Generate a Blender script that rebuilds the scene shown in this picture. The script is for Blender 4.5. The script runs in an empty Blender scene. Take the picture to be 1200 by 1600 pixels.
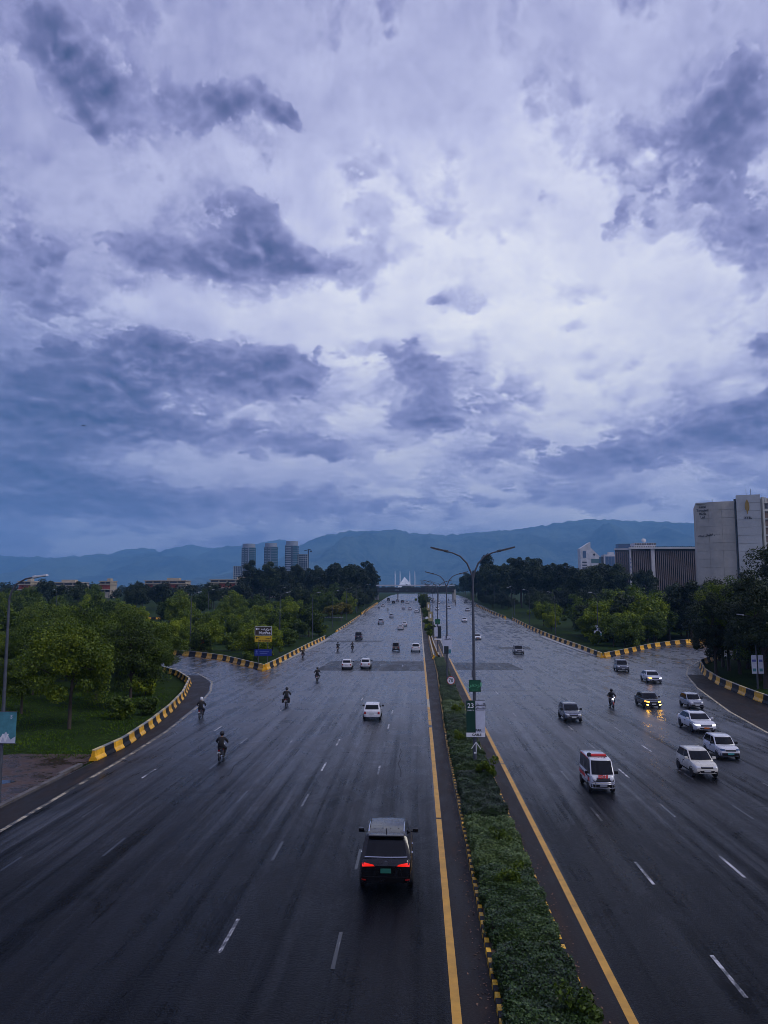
import bpy, bmesh, math, random
import numpy as np
from mathutils import Vector, Matrix
from mathutils.bvhtree import BVHTree

scene = bpy.context.scene
COL = scene.collection
R = math.radians
PI = math.pi
random.seed(7)

# ------------------------------------------------------------------ camera
CAM_H = 10.8
cam_data = bpy.data.cameras.new('camera')
cam = bpy.data.objects.new('camera', cam_data)
COL.objects.link(cam)
cam.location = (0, 0, CAM_H)
cam.rotation_euler = (R(90 + 6.37), 0, R(2.57))
cam_data.sensor_fit = 'VERTICAL'
cam_data.sensor_height = 32.0
cam_data.lens = 24.0
cam_data.clip_start = 0.5
cam_data.clip_end = 60000
scene.camera = cam

# ------------------------------------------------------------------ view
vs = scene.view_settings
vs.view_transform = 'Standard'
vs.look = 'None'
vs.exposure = 0.0
vs.gamma = 1.0
vs.use_curve_mapping = False
scene.cycles.use_denoising = True
scene.cycles.use_adaptive_sampling = True
scene.cycles.adaptive_threshold = 0.02
scene.cycles.pixel_filter_type = 'BLACKMAN_HARRIS'
scene.cycles.filter_width = 0.85
scene.cycles.max_bounces = 6
scene.cycles.volume_bounces = 1
scene.cycles.diffuse_bounces = 3
scene.cycles.glossy_bounces = 3
scene.cycles.transmission_bounces = 3
scene.cycles.transparent_max_bounces = 6
scene.cycles.sample_clamp_indirect = 6
scene.cycles.caustics_reflective = False
scene.cycles.caustics_refractive = False


# ------------------------------------------------------------------ node helpers
class S:
    """a float socket with arithmetic that writes Math nodes"""
    def __init__(self, nt, sock):
        self.nt, self.s = nt, sock

    def _m(self, op, *a, clamp=False):
        n = self.nt.nodes.new('ShaderNodeMath')
        n.operation = op
        n.use_clamp = clamp
        for i, v in enumerate((self,) + a):
            if isinstance(v, S):
                self.nt.links.new(v.s, n.inputs[i])
            else:
                n.inputs[i].default_value = v
        return S(self.nt, n.outputs[0])

    def __add__(self, o): return self._m('ADD', o)
    __radd__ = __add__
    def __sub__(self, o): return self._m('SUBTRACT', o)
    def __rsub__(self, o): return self._m('MULTIPLY', -1.0)._m('ADD', o)
    def __mul__(self, o): return self._m('MULTIPLY', o)
    __rmul__ = __mul__
    def __truediv__(self, o): return self._m('DIVIDE', o)
    def clamp(self): return self._m('ADD', 0.0, clamp=True)

    def smooth(self, a, b, lo=0.0, hi=1.0):
        n = self.nt.nodes.new('ShaderNodeMapRange')
        n.interpolation_type = 'SMOOTHSTEP'
        self.nt.links.new(self.s, n.inputs['Value'])
        n.inputs['From Min'].default_value = a
        n.inputs['From Max'].default_value = b
        n.inputs['To Min'].default_value = lo
        n.inputs['To Max'].default_value = hi
        return S(self.nt, n.outputs[0])


def link(nt, a, b):
    nt.links.new(a.s if isinstance(a, S) else a, b)


def combine(nt, x, y, z):
    n = nt.nodes.new('ShaderNodeCombineXYZ')
    for i, v in enumerate((x, y, z)):
        if isinstance(v, S):
            nt.links.new(v.s, n.inputs[i])
        else:
            n.inputs[i].default_value = v
    return n.outputs[0]


def noise(nt, vec, scale, detail=4.0, rough=0.55, dist=0.0, out='Fac', dims='3D', lac=2.0):
    n = nt.nodes.new('ShaderNodeTexNoise')
    n.noise_dimensions = dims
    if vec is not None:
        nt.links.new(vec, n.inputs['Vector'])
    n.inputs['Scale'].default_value = scale
    n.inputs['Detail'].default_value = detail
    n.inputs['Roughness'].default_value = rough
    n.inputs['Lacunarity'].default_value = lac
    n.inputs['Distortion'].default_value = dist
    return S(nt, n.outputs['Fac' if out == 'Fac' else 'Color'])


def ramp(nt, fac, stops):
    n = nt.nodes.new('ShaderNodeValToRGB')
    el = n.color_ramp.elements
    while len(el) < len(stops):
        el.new(0.5)
    for e, (p, c) in zip(el, stops):
        e.position = p
        e.color = (c[0], c[1], c[2], 1)
    link(nt, fac, n.inputs[0])
    return n.outputs[0]


def mixc(nt, fac, a, b, mode='MIX'):
    n = nt.nodes.new('ShaderNodeMix')
    n.data_type = 'RGBA'
    n.blend_type = mode
    if isinstance(fac, (int, float)):
        n.inputs[0].default_value = fac
    else:
        link(nt, fac, n.inputs[0])
    for i, v in ((6, a), (7, b)):
        if isinstance(v, tuple):
            n.inputs[i].default_value = (v[0], v[1], v[2], 1)
        else:
            link(nt, v, n.inputs[i])
    return n.outputs[2]


# ------------------------------------------------------------------ world: overcast evening sky
SUN_EL, SUN_AZ = 46.0, 112.0          # degrees; azimuth clockwise from the road's direction
world = bpy.data.worlds.new('World')
scene.world = world
world.use_nodes = True
world.cycles.sampling_method = 'MANUAL'
world.cycles.sample_map_resolution = 256
wt = world.node_tree
for n in list(wt.nodes):
    wt.nodes.remove(n)

# cloud masses as azimuth, elevation, two radii (degrees), tilt, strength
CLOUDS = [
    (-28.11,35.55,5.05,2.63,-25,1.05),
    (-25.13,33.06,2.62,1.41,-40,0.90),
    (-29.75,28.86,1.81,0.91,0,0.60),
    (-17.52,32.79,4.05,1.55,8,0.90),
    (-14.17,34.26,2.94,1.17,0,0.70),
    (-9.92,33.48,3.01,0.75,-28,0.75),
    (-12.25,26.60,3.65,2.82,0,1.15),
    (-13.88,23.74,5.27,1.71,0,0.90),
    (-20.67,24.13,3.16,1.23,-5,0.90),
    (-7.54,23.86,2.97,1.21,0,0.60),
    (-28.59,22.95,3.63,1.66,5,1.00),
    (-27.63,20.28,3.26,1.43,0,0.80),
    (-23.67,16.56,6.42,2.37,0,0.95),
    (-17.46,17.12,3.67,2.00,0,0.85),
    (-28.03,12.23,6.75,2.99,0,1.10),
    (-21.37,13.25,3.93,1.78,0,0.70),
    (-12.28,16.08,3.33,1.83,0,0.85),
    (-7.46,16.70,3.17,1.75,0,0.85),
    (-14.53,11.36,6.04,1.62,0,0.70),
    (-7.40,10.62,4.33,1.32,0,0.55),
    (1.84,16.94,2.93,2.12,0,1.00),
    (-0.61,17.67,1.47,0.92,0,0.70),
    (0.35,13.71,3.89,1.50,0,0.90),
    (6.62,14.02,2.14,0.74,0,0.60),
    (23.53,31.27,3.29,3.18,0,1.00),
    (19.51,28.34,4.77,2.28,35,0.80),
    (23.56,24.90,3.24,2.70,0,0.90),
    (10.31,28.38,5.27,0.88,25,0.50),
    (13.99,25.55,2.30,1.63,40,0.60),
    (19.58,11.21,7.92,1.58,8,0.85),
    (23.70,12.57,3.53,2.12,20,0.80),
    (13.01,9.82,7.63,1.15,0,0.50),
    (-2.57,6.85,33.66,1.43,0,0.80),
    (-27.01,7.55,9.20,2.61,0,0.95),
    (-2.57,2.08,42.88,2.37,0,1.10),
    (3.23,11.08,9.60,1.65,0,0.45),
    (24.51,16.68,1.17,0.91,0,1.00),
    (11.23,19.29,1.21,0.48,0,0.80),
    (1.88,21.91,2.46,0.88,0,0.60),
    (-2.05,38.20,1.14,0.34,0,0.60),
    (-4.59,29.78,2.02,2.41,0,0.35),
    (1.94,27.69,2.25,1.45,0,0.40),
    (8.28,24.41,5.78,1.27,20,0.30),
    (-23.15,3.64,3.14,1.16,0,-1.60),
    (14.21,5.55,8.36,0.55,-3,-1.10),
    (-19.40,20.47,5.90,0.95,0,-0.70),
    (-10.43,20.23,5.34,1.07,0,-0.70),
    (-3.55,13.96,2.19,1.03,0,-0.60),
    (-18.15,9.82,5.39,1.01,0,-0.70),
    (-0.63,10.42,2.42,1.19,0,-0.60),
    (-16.92,14.46,2.06,0.73,0,-0.50),
    (-4.54,19.49,2.96,1.36,0,-0.40),
    (-25.02,18.13,1.69,0.59,0,-0.50),
    (12.95,22.31,7.84,3.40,0,-0.50),
    (1.47,30.93,8.56,3.15,0,-0.40),
    (-8.08,27.65,1.49,2.06,0,-0.60),
]


def build_sky(nt):
    tc = nt.nodes.new('ShaderNodeTexCoord')
    sep = nt.nodes.new('ShaderNodeSeparateXYZ')
    nt.links.new(tc.outputs['Generated'], sep.inputs[0])
    X, Y, Z = (S(nt, sep.outputs[i]) for i in range(3))
    dirv = tc.outputs['Generated']
    az = X._m('ARCTAN2', Y) * (180 / PI)
    el = Z._m('ARCSINE') * (180 / PI)
    # stretched coordinates: clouds get flatter and finer towards the horizon
    flat = (el._m('MAXIMUM', -5.0) + 15.0)
    warpv = combine(nt, az * 0.055, flat._m('LOGARITHM', 2.718) * 3.0, Z * 0.3)
    # domain warp
    wn = noise(nt, warpv, 2.2, 3.0, 0.55, out='Color')
    wsep = nt.nodes.new('ShaderNodeSeparateXYZ')
    nt.links.new(wn.s, wsep.inputs[0])
    wx, wy = S(nt, wsep.outputs[0]) - 0.5, S(nt, wsep.outputs[1]) - 0.5
    wn2 = noise(nt, warpv, 9.0, 4.0, 0.6, out='Color')
    wsep2 = nt.nodes.new('ShaderNodeSeparateXYZ')
    nt.links.new(wn2.s, wsep2.inputs[0])
    wx2, wy2 = S(nt, wsep2.outputs[0]) - 0.5, S(nt, wsep2.outputs[1]) - 0.5
    u = az + wx * 3.6 + wx2 * 2.2
    v = el + wy * 2.8 + wy2 * 1.9
    macro = None
    for (ca, ce, ra, re_, rot, amp) in CLOUDS:
        du, dv = u - ca, v - ce
        if rot:
            c, s = math.cos(R(rot)), math.sin(R(rot))
            du, dv = du * c + dv * s, dv * c - du * s
        d2 = (du / (ra * 1.15))._m('POWER', 2.0) + (dv / (re_ * 1.15))._m('POWER', 2.0)
        b = (d2 * -1.0)._m('EXPONENT') * amp
        macro = b if macro is None else macro + b
    # away from the framed part the same broken overcast goes on
    far = (az._m('ABSOLUTE')).smooth(27, 45)
    high = el.smooth(37, 50)
    out = far._m('MAXIMUM', high)
    big = noise(nt, warpv, 1.1, 3.0, 0.5)
    macro = macro * (1.0 - out) + (big - 0.46) * out * 2.4

    def shift(vec, off):
        n = nt.nodes.new('ShaderNodeVectorMath')
        n.operation = 'ADD'
        nt.links.new(vec, n.inputs[0])
        n.inputs[1].default_value = off
        return n.outputs[0]

    def absn(vec, scale):
        return ((noise(nt, vec, scale, 1.5, 0.5) - 0.5) * 2.0)._m('ABSOLUTE')

    calm = el.smooth(3.0, 15.0, 0.75, 1.0)      # near the horizon the deck is seen edge-on and reads smoother
    fine = (noise(nt, warpv, 11.0, 9.0, 0.68) - 0.5) * calm
    up = shift(warpv, (0.014, 0.050, 0.0))
    puff = absn(warpv, 5.0) * 1.0 + absn(warpv, 11.0) * 0.55 + absn(warpv, 24.0) * 0.28 - 0.42
    puff_up = absn(up, 5.0) * 1.0 + absn(up, 11.0) * 0.55 - 0.36
    nb = noise(nt, warpv, 4.0, 5.0, 0.58, 0.1) - 0.5
    va = shift(warpv, (7.3, 2.1, 4.0))
    na = noise(nt, va, 2.7, 7.0, 0.58, 0.2) - 0.5
    na_up = noise(nt, shift(va, (0.025, 0.085, 0.0)), 2.7, 5.0, 0.58, 0.2) - 0.5
    # veil behind the clouds: brightest ahead, to the upper right
    gl = ((az - 6.0) / 30.0)._m('POWER', 2.0) + ((el - 20.0) / 16.0)._m('POWER', 2.0)
    glow = (gl * -1.0)._m('EXPONENT')
    tone = 0.62 + glow * 0.31 + fine * 0.12 + na_up * 0.40
    # a paler, softer deck
    da = macro * 0.40 + na * 2.6 + fine * 0.45 + puff * 0.40
    ca = da.smooth(-0.14, 0.34)
    ta = 0.485 + glow * 0.22 + (na - na_up) * 1.0 * calm + fine * 0.15
    tone = tone * (1.0 - ca) + ta * ca
    # darker heaped clouds in front, their edges torn
    db = macro * 0.92 + nb * 1.45 + puff * 0.85 + fine * 0.95 + na * 0.80
    cb = db.smooth(0.37, 0.62)
    tb = 0.545 + glow * 0.08 - db.smooth(0.42, 1.15) * 0.19 + (puff - puff_up) * 0.40 * calm * calm + nb * 0.30 + fine * 0.20 + na * 0.20
    tone = tone * (1.0 - cb) + tb * cb
    # lower sky under the cloud deck, and the gloomier side to the left
    low = el.smooth(2.0, 11.0, 1.0, 0.0)
    left = az.smooth(-32, -12, 1.0, 0.0) * el.smooth(12, 24, 1.0, 0.0)
    lift = el.smooth(0.0, 13.0, 1.0, 0.0)       # brighter cloud gaps far off, seen through the air below
    tone = tone + lift * 0.10 - left * 0.07
    col = ramp(nt, tone.clamp(), [
        (0.00, (0.030, 0.050, 0.110)),
        (0.22, (0.070, 0.095, 0.215)),
        (0.40, (0.155, 0.167, 0.343)),
        (0.58, (0.312, 0.322, 0.565)),
        (0.76, (0.578, 0.597, 0.830)),
        (0.90, (0.850, 0.865, 0.975)),
        (1.00, (1.000, 1.000, 1.020))])
    # a colder, greener cast low and to the left
    cast = (left * 0.40).clamp()
    col = mixc(nt, cast, col, mixc(nt, 1.0, col, (0.78, 1.02, 1.02), 'MULTIPLY'))
    return col


cloud_col = build_sky(wt)
sky = wt.nodes.new('ShaderNodeTexSky')
sky.sky_type = 'NISHITA'
sky.sun_disc = False
sky.sun_elevation = R(SUN_EL)
sky.sun_rotation = R(SUN_AZ)
bg_sky = wt.nodes.new('ShaderNodeBackground')
bg_sky.inputs['Strength'].default_value = 0.05
wt.links.new(sky.outputs[0], bg_sky.inputs['Color'])
bg_cloud = wt.nodes.new('ShaderNodeBackground')
bg_cloud.inputs['Strength'].default_value = 1.06
wt.links.new(cloud_col, bg_cloud.inputs['Color'])
wmix = wt.nodes.new('ShaderNodeMixShader')
wmix.inputs[0].default_value = 0.97      # a closed overcast: little clear sky comes through
wout = wt.nodes.new('ShaderNodeOutputWorld')
wt.links.new(bg_sky.outputs[0], wmix.inputs[1])
wt.links.new(bg_cloud.outputs[0], wmix.inputs[2])
wt.links.new(wmix.outputs[0], wout.inputs['Surface'])

# ------------------------------------------------------------------ the sun behind the overcast
sun_data = bpy.data.lights.new('sun', 'SUN')
sun_data.energy = 1.5
sun_data.angle = R(22)
sun_data.color = (1.0, 0.95, 0.88)
sun = bpy.data.objects.new('sun', sun_data)
COL.objects.link(sun)
sdir = Vector((math.sin(R(SUN_AZ)) * math.cos(R(SUN_EL)), math.cos(R(SUN_AZ)) * math.cos(R(SUN_EL)), math.sin(R(SUN_EL))))
sun.rotation_euler = (-sdir).to_track_quat('-Z', 'Y').to_euler()
sun.location = sdir * 100


# ------------------------------------------------------------------ object helpers
def tag(o, label=None, cat=None, group=None, kind=None):
    if label: o['label'] = label
    if cat: o['category'] = cat
    if group: o['group'] = group
    if kind: o['kind'] = kind
    return o


def empty(name, loc=(0, 0, 0), rz=0.0):
    o = bpy.data.objects.new(name, None)
    COL.objects.link(o)
    o.location = loc
    o.rotation_euler = (0, 0, rz)
    o.empty_display_size = 0.3
    return o


def copy_tree(o, parent=None):
    c = o.copy()
    COL.objects.link(c)
    if parent is not None:
        c.parent = parent
    for ch in o.children:
        copy_tree(ch, c)
    return c


def mesh_obj(name, me, mats, parent=None, loc=None, rot=None):
    if not isinstance(mats, (list, tuple)):
        mats = [mats]
    if len(me.materials) == 0:
        for m in mats:
            me.materials.append(m)
    o = bpy.data.objects.new(name, me)
    COL.objects.link(o)
    if parent is not None:
        o.parent = parent
    if loc is not None: o.location = loc
    if rot is not None: o.rotation_euler = rot
    return o


class MB:
    def __init__(self):
        self.v, self.f, self.mi = [], [], []

    def add(self, verts, faces, mi=0):
        b = len(self.v)
        self.v += [tuple(p) for p in verts]
        self.f += [tuple(i + b for i in f) for f in faces]
        self.mi += [mi] * len(faces)
        return self

    def box(self, c, s, mi=0, rot=None, taper=(1, 1)):
        hx, hy, hz = s[0] / 2, s[1] / 2, s[2] / 2
        P = []
        for z, tx, ty in ((-hz, 1, 1), (hz, taper[0], taper[1])):
            for x, y in ((-hx, -hy), (hx, -hy), (hx, hy), (-hx, hy)):
                P.append(Vector((x * tx, y * ty, z)))
        if rot is not None:
            P = [rot @ p for p in P]
        P = [p + Vector(c) for p in P]
        return self.add(P, [(3, 2, 1, 0), (4, 5, 6, 7), (0, 1, 5, 4), (1, 2, 6, 5), (2, 3, 7, 6), (3, 0, 4, 7)], mi)

    def tube(self, pts, rad, seg=8, mi=0, caps=True):
        pts = [Vector(p) for p in pts]
        if not isinstance(rad, (list, tuple)):
            rad = [rad] * len(pts)
        V, Fc = [], []
        prev = None
        for i, p in enumerate(pts):
            t = (pts[min(i + 1, len(pts) - 1)] - pts[max(i - 1, 0)]).normalized()
            if prev is None:
                a = Vector((0, 0, 1)) if abs(t.z) < 0.9 else Vector((1, 0, 0))
                n = t.cross(a).normalized()
            else:
                n = (prev - t * prev.dot(t)).normalized()
            prev = n
            b = t.cross(n)
            for k in range(seg):
                an = 2 * PI * k / seg
                V.append(p + (n * math.cos(an) + b * math.sin(an)) * rad[i])
        for i in range(len(pts) - 1):
            for k in range(seg):
                a0 = i * seg + k; a1 = i * seg + (k + 1) % seg
                Fc.append((a0, a1, a1 + seg, a0 + seg))
        if caps:
            Fc.append(tuple(range(seg - 1, -1, -1)))
            Fc.append(tuple(range((len(pts) - 1) * seg, len(pts) * seg)))
        return self.add(V, Fc, mi)

    def lathe(self, prof, seg=16, mi=0, axis='Z', c=(0, 0, 0)):
        V, Fc = [], []
        for r, z in prof:
            for k in range(seg):
                a = 2 * PI * k / seg
                p = (r * math.cos(a), r * math.sin(a), z)
                if axis == 'X':
                    p = (z, p[0], p[1])
                elif axis == 'Y':
                    p = (p[0], z, p[1])
                V.append((p[0] + c[0], p[1] + c[1], p[2] + c[2]))
        n = len(prof)
        for i in range(n - 1):
            for k in range(seg):
                a0 = i * seg + k; a1 = i * seg + (k + 1) % seg
                Fc.append((a0, a1, a1 + seg, a0 + seg))
        if prof[0][0] > 1e-6: Fc.append(tuple(range(seg - 1, -1, -1)))
        if prof[-1][0] > 1e-6: Fc.append(tuple(range((n - 1) * seg, n * seg)))
        return self.add(V, Fc, mi)

    def prism(self, poly, z0, z1, mi=0):
        n = len(poly)
        V = [(x, y, z0) for x, y in poly] + [(x, y, z1) for x, y in poly]
        Fc = [tuple(range(n - 1, -1, -1)), tuple(range(n, 2 * n))]
        Fc += [(i, (i + 1) % n, n + (i + 1) % n, n + i) for i in range(n)]
        return self.add(V, Fc, mi)

    def loft(self, rings, mi=0, caps=True, closed=True):
        n = len(rings[0])
        V = [p for r in rings for p in r]
        Fc = []
        for i in range(len(rings) - 1):
            for k in range(n if closed else n - 1):
                a0 = i * n + k; a1 = i * n + (k + 1) % n
                Fc.append((a0, a1, a1 + n, a0 + n))
        if caps:
            Fc.append(tuple(range(n - 1, -1, -1)))
            Fc.append(tuple(range((len(rings) - 1) * n, len(rings) * n)))
        return self.add(V, Fc, mi)

    def mesh(self, name, smooth=None, bevel=0.0, recalc=True):
        me = bpy.data.meshes.new(name)
        me.from_pydata([tuple(p) for p in self.v], [], self.f)
        me.polygons.foreach_set('material_index', self.mi)
        if recalc or bevel:
            bm = bmesh.new()
            bm.from_mesh(me)
            if recalc:
                bmesh.ops.recalc_face_normals(bm, faces=bm.faces)
            if bevel:
                es = [e for e in bm.edges if len(e.link_faces) == 2 and e.calc_face_angle(0) > 0.5]
                bmesh.ops.bevel(bm, geom=es, offset=bevel, segments=2, profile=0.6, affect='EDGES', clamp_overlap=True)
            bm.to_mesh(me)
            bm.free()
        if smooth is not None:
            me.polygons.foreach_set('use_smooth', [True] * len(me.polygons))
            me.set_sharp_from_angle(angle=R(smooth))
        me.update()
        return me

    def build(self, name, mats, parent=None, loc=None, rot=None, smooth=None, bevel=0.0, recalc=True):
        return mesh_obj(name, self.mesh(name, smooth, bevel, recalc), mats, parent, loc, rot)


def numpy_mesh(name, V, Fq, mats, parent=None, smooth=False, loc=None):
    """vertices (n,3), faces (m,k) with one k for the whole mesh"""
    me = bpy.data.meshes.new(name)
    V = np.asarray(V, np.float32); Fq = np.asarray(Fq, np.int32)
    k = Fq.shape[1]
    me.vertices.add(len(V)); me.vertices.foreach_set('co', V.ravel())
    me.loops.add(Fq.size); me.loops.foreach_set('vertex_index', Fq.ravel())
    me.polygons.add(len(Fq))
    me.polygons.foreach_set('loop_start', np.arange(len(Fq), dtype=np.int32) * k)
    me.polygons.foreach_set('loop_total', np.full(len(Fq), k, np.int32))
    if smooth:
        me.polygons.foreach_set('use_smooth', np.ones(len(Fq), bool))
    me.update(calc_edges=True)
    if mats is None:
        return me
    return mesh_obj(name, me, mats, parent, loc)


# ------------------------------------------------------------------ materials
MATS = {}


def new_mat(name):
    m = bpy.data.materials.new(name)
    m.use_nodes = True
    nt = m.node_tree
    for n in list(nt.nodes):
        nt.nodes.remove(n)
    out = nt.nodes.new('ShaderNodeOutputMaterial')
    b = nt.nodes.new('ShaderNodeBsdfPrincipled')
    nt.links.new(b.outputs[0], out.inputs['Surface'])
    MATS[name] = m
    return m, nt, b, out


def pos(nt, scale=(1, 1, 1), obj=False):
    if obj:
        g = nt.nodes.new('ShaderNodeTexCoord').outputs['Object']
    else:
        g = nt.nodes.new('ShaderNodeNewGeometry').outputs['Position']
    if tuple(scale) == (1, 1, 1):
        return g
    n = nt.nodes.new('ShaderNodeVectorMath')
    n.operation = 'MULTIPLY'
    nt.links.new(g, n.inputs[0])
    n.inputs[1].default_value = scale
    return n.outputs[0]


def bump(nt, b, height, strength=0.3, dist=0.02):
    n = nt.nodes.new('ShaderNodeBump')
    n.inputs['Strength'].default_value = strength
    n.inputs['Distance'].default_value = dist
    link(nt, height, n.inputs['Height'])
    nt.links.new(n.outputs[0], b.inputs['Normal'])


def P(name, col, rough=0.5, metal=0.0, spec=0.5, var=0.0, vscale=3.0, emit=None, estr=0.0, coat=0.0, wet=0.0, obj=True, rnd=0.0):
    """a plain painted / cast material with grime and grain of its own"""
    m, nt, b, out = new_mat(name)
    b.inputs['Metallic'].default_value = metal
    b.inputs['Specular IOR Level'].default_value = spec
    b.inputs['Coat Weight'].default_value = coat
    b.inputs['Coat Roughness'].default_value = 0.06
    if var > 0:
        f = noise(nt, pos(nt, obj=obj), vscale, 5.0, 0.65)
        c = mixc(nt, f.smooth(0.25, 0.75), tuple(x * (1 - var) for x in col), tuple(min(1, x * (1 + var * 0.6)) for x in col))
        if rnd:
            oi = nt.nodes.new('ShaderNodeObjectInfo')
            k = S(nt, oi.outputs['Random']) * (2 * rnd) + (1 - rnd)
            vm = nt.nodes.new('ShaderNodeVectorMath'); vm.operation = 'SCALE'
            nt.links.new(c, vm.inputs[0]); link(nt, k, vm.inputs['Scale'])
            c = vm.outputs[0]
        link(nt, c, b.inputs['Base Color'])
        rr = f.smooth(0.2, 0.8, max(0.02, rough - 0.12), min(1, rough + 0.12))
        link(nt, rr, b.inputs['Roughness'])
    else:
        b.inputs['Base Color'].default_value = (*col, 1)
        b.inputs['Roughness'].default_value = rough
    if emit:
        b.inputs['Emission Color'].default_value = (*emit, 1)
        b.inputs['Emission Strength'].default_value = estr
    return m


def asphalt(name, dark, light, r0, r1, seed=0.0, grain=1.0, ior=1.36, level=(0.5, 0.5), tone=(1.0, 1.0)):
    """wet asphalt; coarse near, worn farther on; dark foreground and far sky sheen are painted into its colour"""
    m, nt, b, out = new_mat(name)
    p = pos(nt)
    sx = nt.nodes.new('ShaderNodeSeparateXYZ')
    nt.links.new(p, sx.inputs[0])
    big = noise(nt, pos(nt, (0.10, 0.035, 1)), 1.0 + seed * 0.13, 4.0, 0.6)
    streak = noise(nt, pos(nt, (1.5, 0.02, 1)), 1.0, 5.0, 0.62)
    fine = noise(nt, p, 9.0, 3.0, 0.7)
    grit = noise(nt, p, 15.0, 2.5, 0.7)
    film = noise(nt, pos(nt, (0.55, 0.20, 1)), 1.0, 7.0, 0.70, 0.8)
    stain = noise(nt, pos(nt, (0.35, 0.12, 1)), 1.0 + seed * 0.1, 6.0, 0.7, 1.2)
    worn = (S(nt, sx.outputs[1]) + (big - 0.5) * 70.0 + (streak - 0.5) * 60.0).smooth(30.0, 92.0)  # ramp along the road: surface wear plus the painted darkening and sheen
    mix = (streak * 0.34 + big * 0.20 + fine * 0.16 + stain * 0.12 + film * 0.18)
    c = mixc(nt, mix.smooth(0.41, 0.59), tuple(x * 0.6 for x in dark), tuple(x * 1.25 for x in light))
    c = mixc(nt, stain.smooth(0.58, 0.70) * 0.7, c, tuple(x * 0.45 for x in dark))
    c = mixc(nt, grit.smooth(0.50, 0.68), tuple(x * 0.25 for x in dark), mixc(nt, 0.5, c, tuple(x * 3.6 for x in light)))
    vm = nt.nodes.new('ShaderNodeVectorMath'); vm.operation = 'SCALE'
    link(nt, c, vm.inputs[0]); link(nt, worn * (tone[1] - tone[0]) + tone[0], vm.inputs['Scale'])  # painted light: base colour darkened near, lifted far off as pale sky sheen
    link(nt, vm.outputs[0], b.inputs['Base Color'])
    wetm = (streak * 0.55 + big * 0.45)
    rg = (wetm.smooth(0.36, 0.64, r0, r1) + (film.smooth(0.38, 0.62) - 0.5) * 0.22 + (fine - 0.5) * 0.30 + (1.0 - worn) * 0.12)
    link(nt, rg._m('MAXIMUM', 0.05), b.inputs['Roughness'])
    b.inputs['IOR'].default_value = ior
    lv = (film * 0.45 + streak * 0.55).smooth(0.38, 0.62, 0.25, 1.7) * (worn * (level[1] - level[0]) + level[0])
    link(nt, lv, b.inputs['Specular IOR Level'])
    h = grit * 1.3 + fine * 0.9 + film * 0.9
    bump(nt, b, h, 0.75 * grain, 0.02)
    return m


def paint_line(name, col, under, keep=0.5):
    """road paint worn through to the asphalt; how far it is worn differs from line to line"""
    m, nt, b, out = new_mat(name)
    p = pos(nt)
    oi = nt.nodes.new('ShaderNodeObjectInfo')
    n1 = noise(nt, p, 1.3, 3.0, 0.7)
    n2 = noise(nt, p, 18.0, 3.0, 0.75)
    w = n1 * 0.60 + n2 * 0.50 - 0.05 + (S(nt, oi.outputs['Random']) - 0.5) * 0.22 + (keep - 0.5)
    f = w.smooth(0.43, 0.53)
    c = mixc(nt, f, under, mixc(nt, n1.smooth(0.3, 0.7), tuple(x * 0.72 for x in col), col))
    link(nt, c, b.inputs['Base Color'])
    link(nt, f.smooth(0, 1, 0.30, 0.5), b.inputs['Roughness'])
    bump(nt, b, n2 + f * 0.3, 0.3, 0.01)
    return m


def leaf_mat(name, c1, c2, c3, trans=0.25, rough=0.55):
    m, nt, b, out = new_mat(name)
    g = nt.nodes.new('ShaderNodeNewGeometry')
    oi = nt.nodes.new('ShaderNodeObjectInfo')
    r = S(nt, g.outputs['Random Per Island'])
    pn = noise(nt, pos(nt), 0.35, 3.0, 0.6)
    k = r * 0.45 + pn * 0.75 + (S(nt, oi.outputs['Random']) - 0.5) * 0.5 - 0.15
    c = ramp(nt, k.clamp(), [(0.1, c1), (0.5, c2), (0.95, c3)])
    link(nt, c, b.inputs['Base Color'])
    b.inputs['Roughness'].default_value = rough
    b.inputs['Specular IOR Level'].default_value = 0.35
    if trans:
        tr = nt.nodes.new('ShaderNodeBsdfTranslucent')
        link(nt, c, tr.inputs['Color'])
        mx = nt.nodes.new('ShaderNodeMixShader')
        mx.inputs[0].default_value = trans
        nt.links.new(b.outputs[0], mx.inputs[1])
        nt.links.new(tr.outputs[0], mx.inputs[2])
        nt.links.new(mx.outputs[0], out.inputs['Surface'])
    return m


M = MATS
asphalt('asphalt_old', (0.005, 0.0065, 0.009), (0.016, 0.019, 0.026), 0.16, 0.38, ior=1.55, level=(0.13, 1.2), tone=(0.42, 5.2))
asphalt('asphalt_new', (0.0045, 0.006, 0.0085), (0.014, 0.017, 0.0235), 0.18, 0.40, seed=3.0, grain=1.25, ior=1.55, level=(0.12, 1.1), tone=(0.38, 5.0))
asphalt('asphalt_dark', (0.004, 0.004, 0.005), (0.009, 0.009, 0.011), 0.26, 0.46, seed=5.0, level=(0.10, 0.35))
paint_line('paint_white', (0.52, 0.52, 0.54), (0.010, 0.011, 0.014), 0.43)
paint_line('paint_worn', (0.42, 0.42, 0.43), (0.010, 0.011, 0.014), 0.37)
paint_line('paint_yellow', (0.60, 0.31, 0.03), (0.022, 0.019, 0.018), 0.62)
paint_line('paint_pale', (0.48, 0.41, 0.28), (0.012, 0.012, 0.014), 0.55)
P('kerb_yellow', (0.72, 0.40, 0.02), 0.45, var=0.45, vscale=6, rnd=0.2)
P('kerb_black', (0.010, 0.010, 0.012), 0.6, spec=0.3, var=0.5, vscale=6)
P('barrier_yellow', (0.86, 0.43, 0.015), 0.42, var=0.40, vscale=2.5, rnd=0.15)
P('barrier_black', (0.010, 0.011, 0.013), 0.65, spec=0.3, var=0.5, vscale=2.5)
P('barrier_cap', (0.62, 0.50, 0.26), 0.5, var=0.4, vscale=4)
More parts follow.
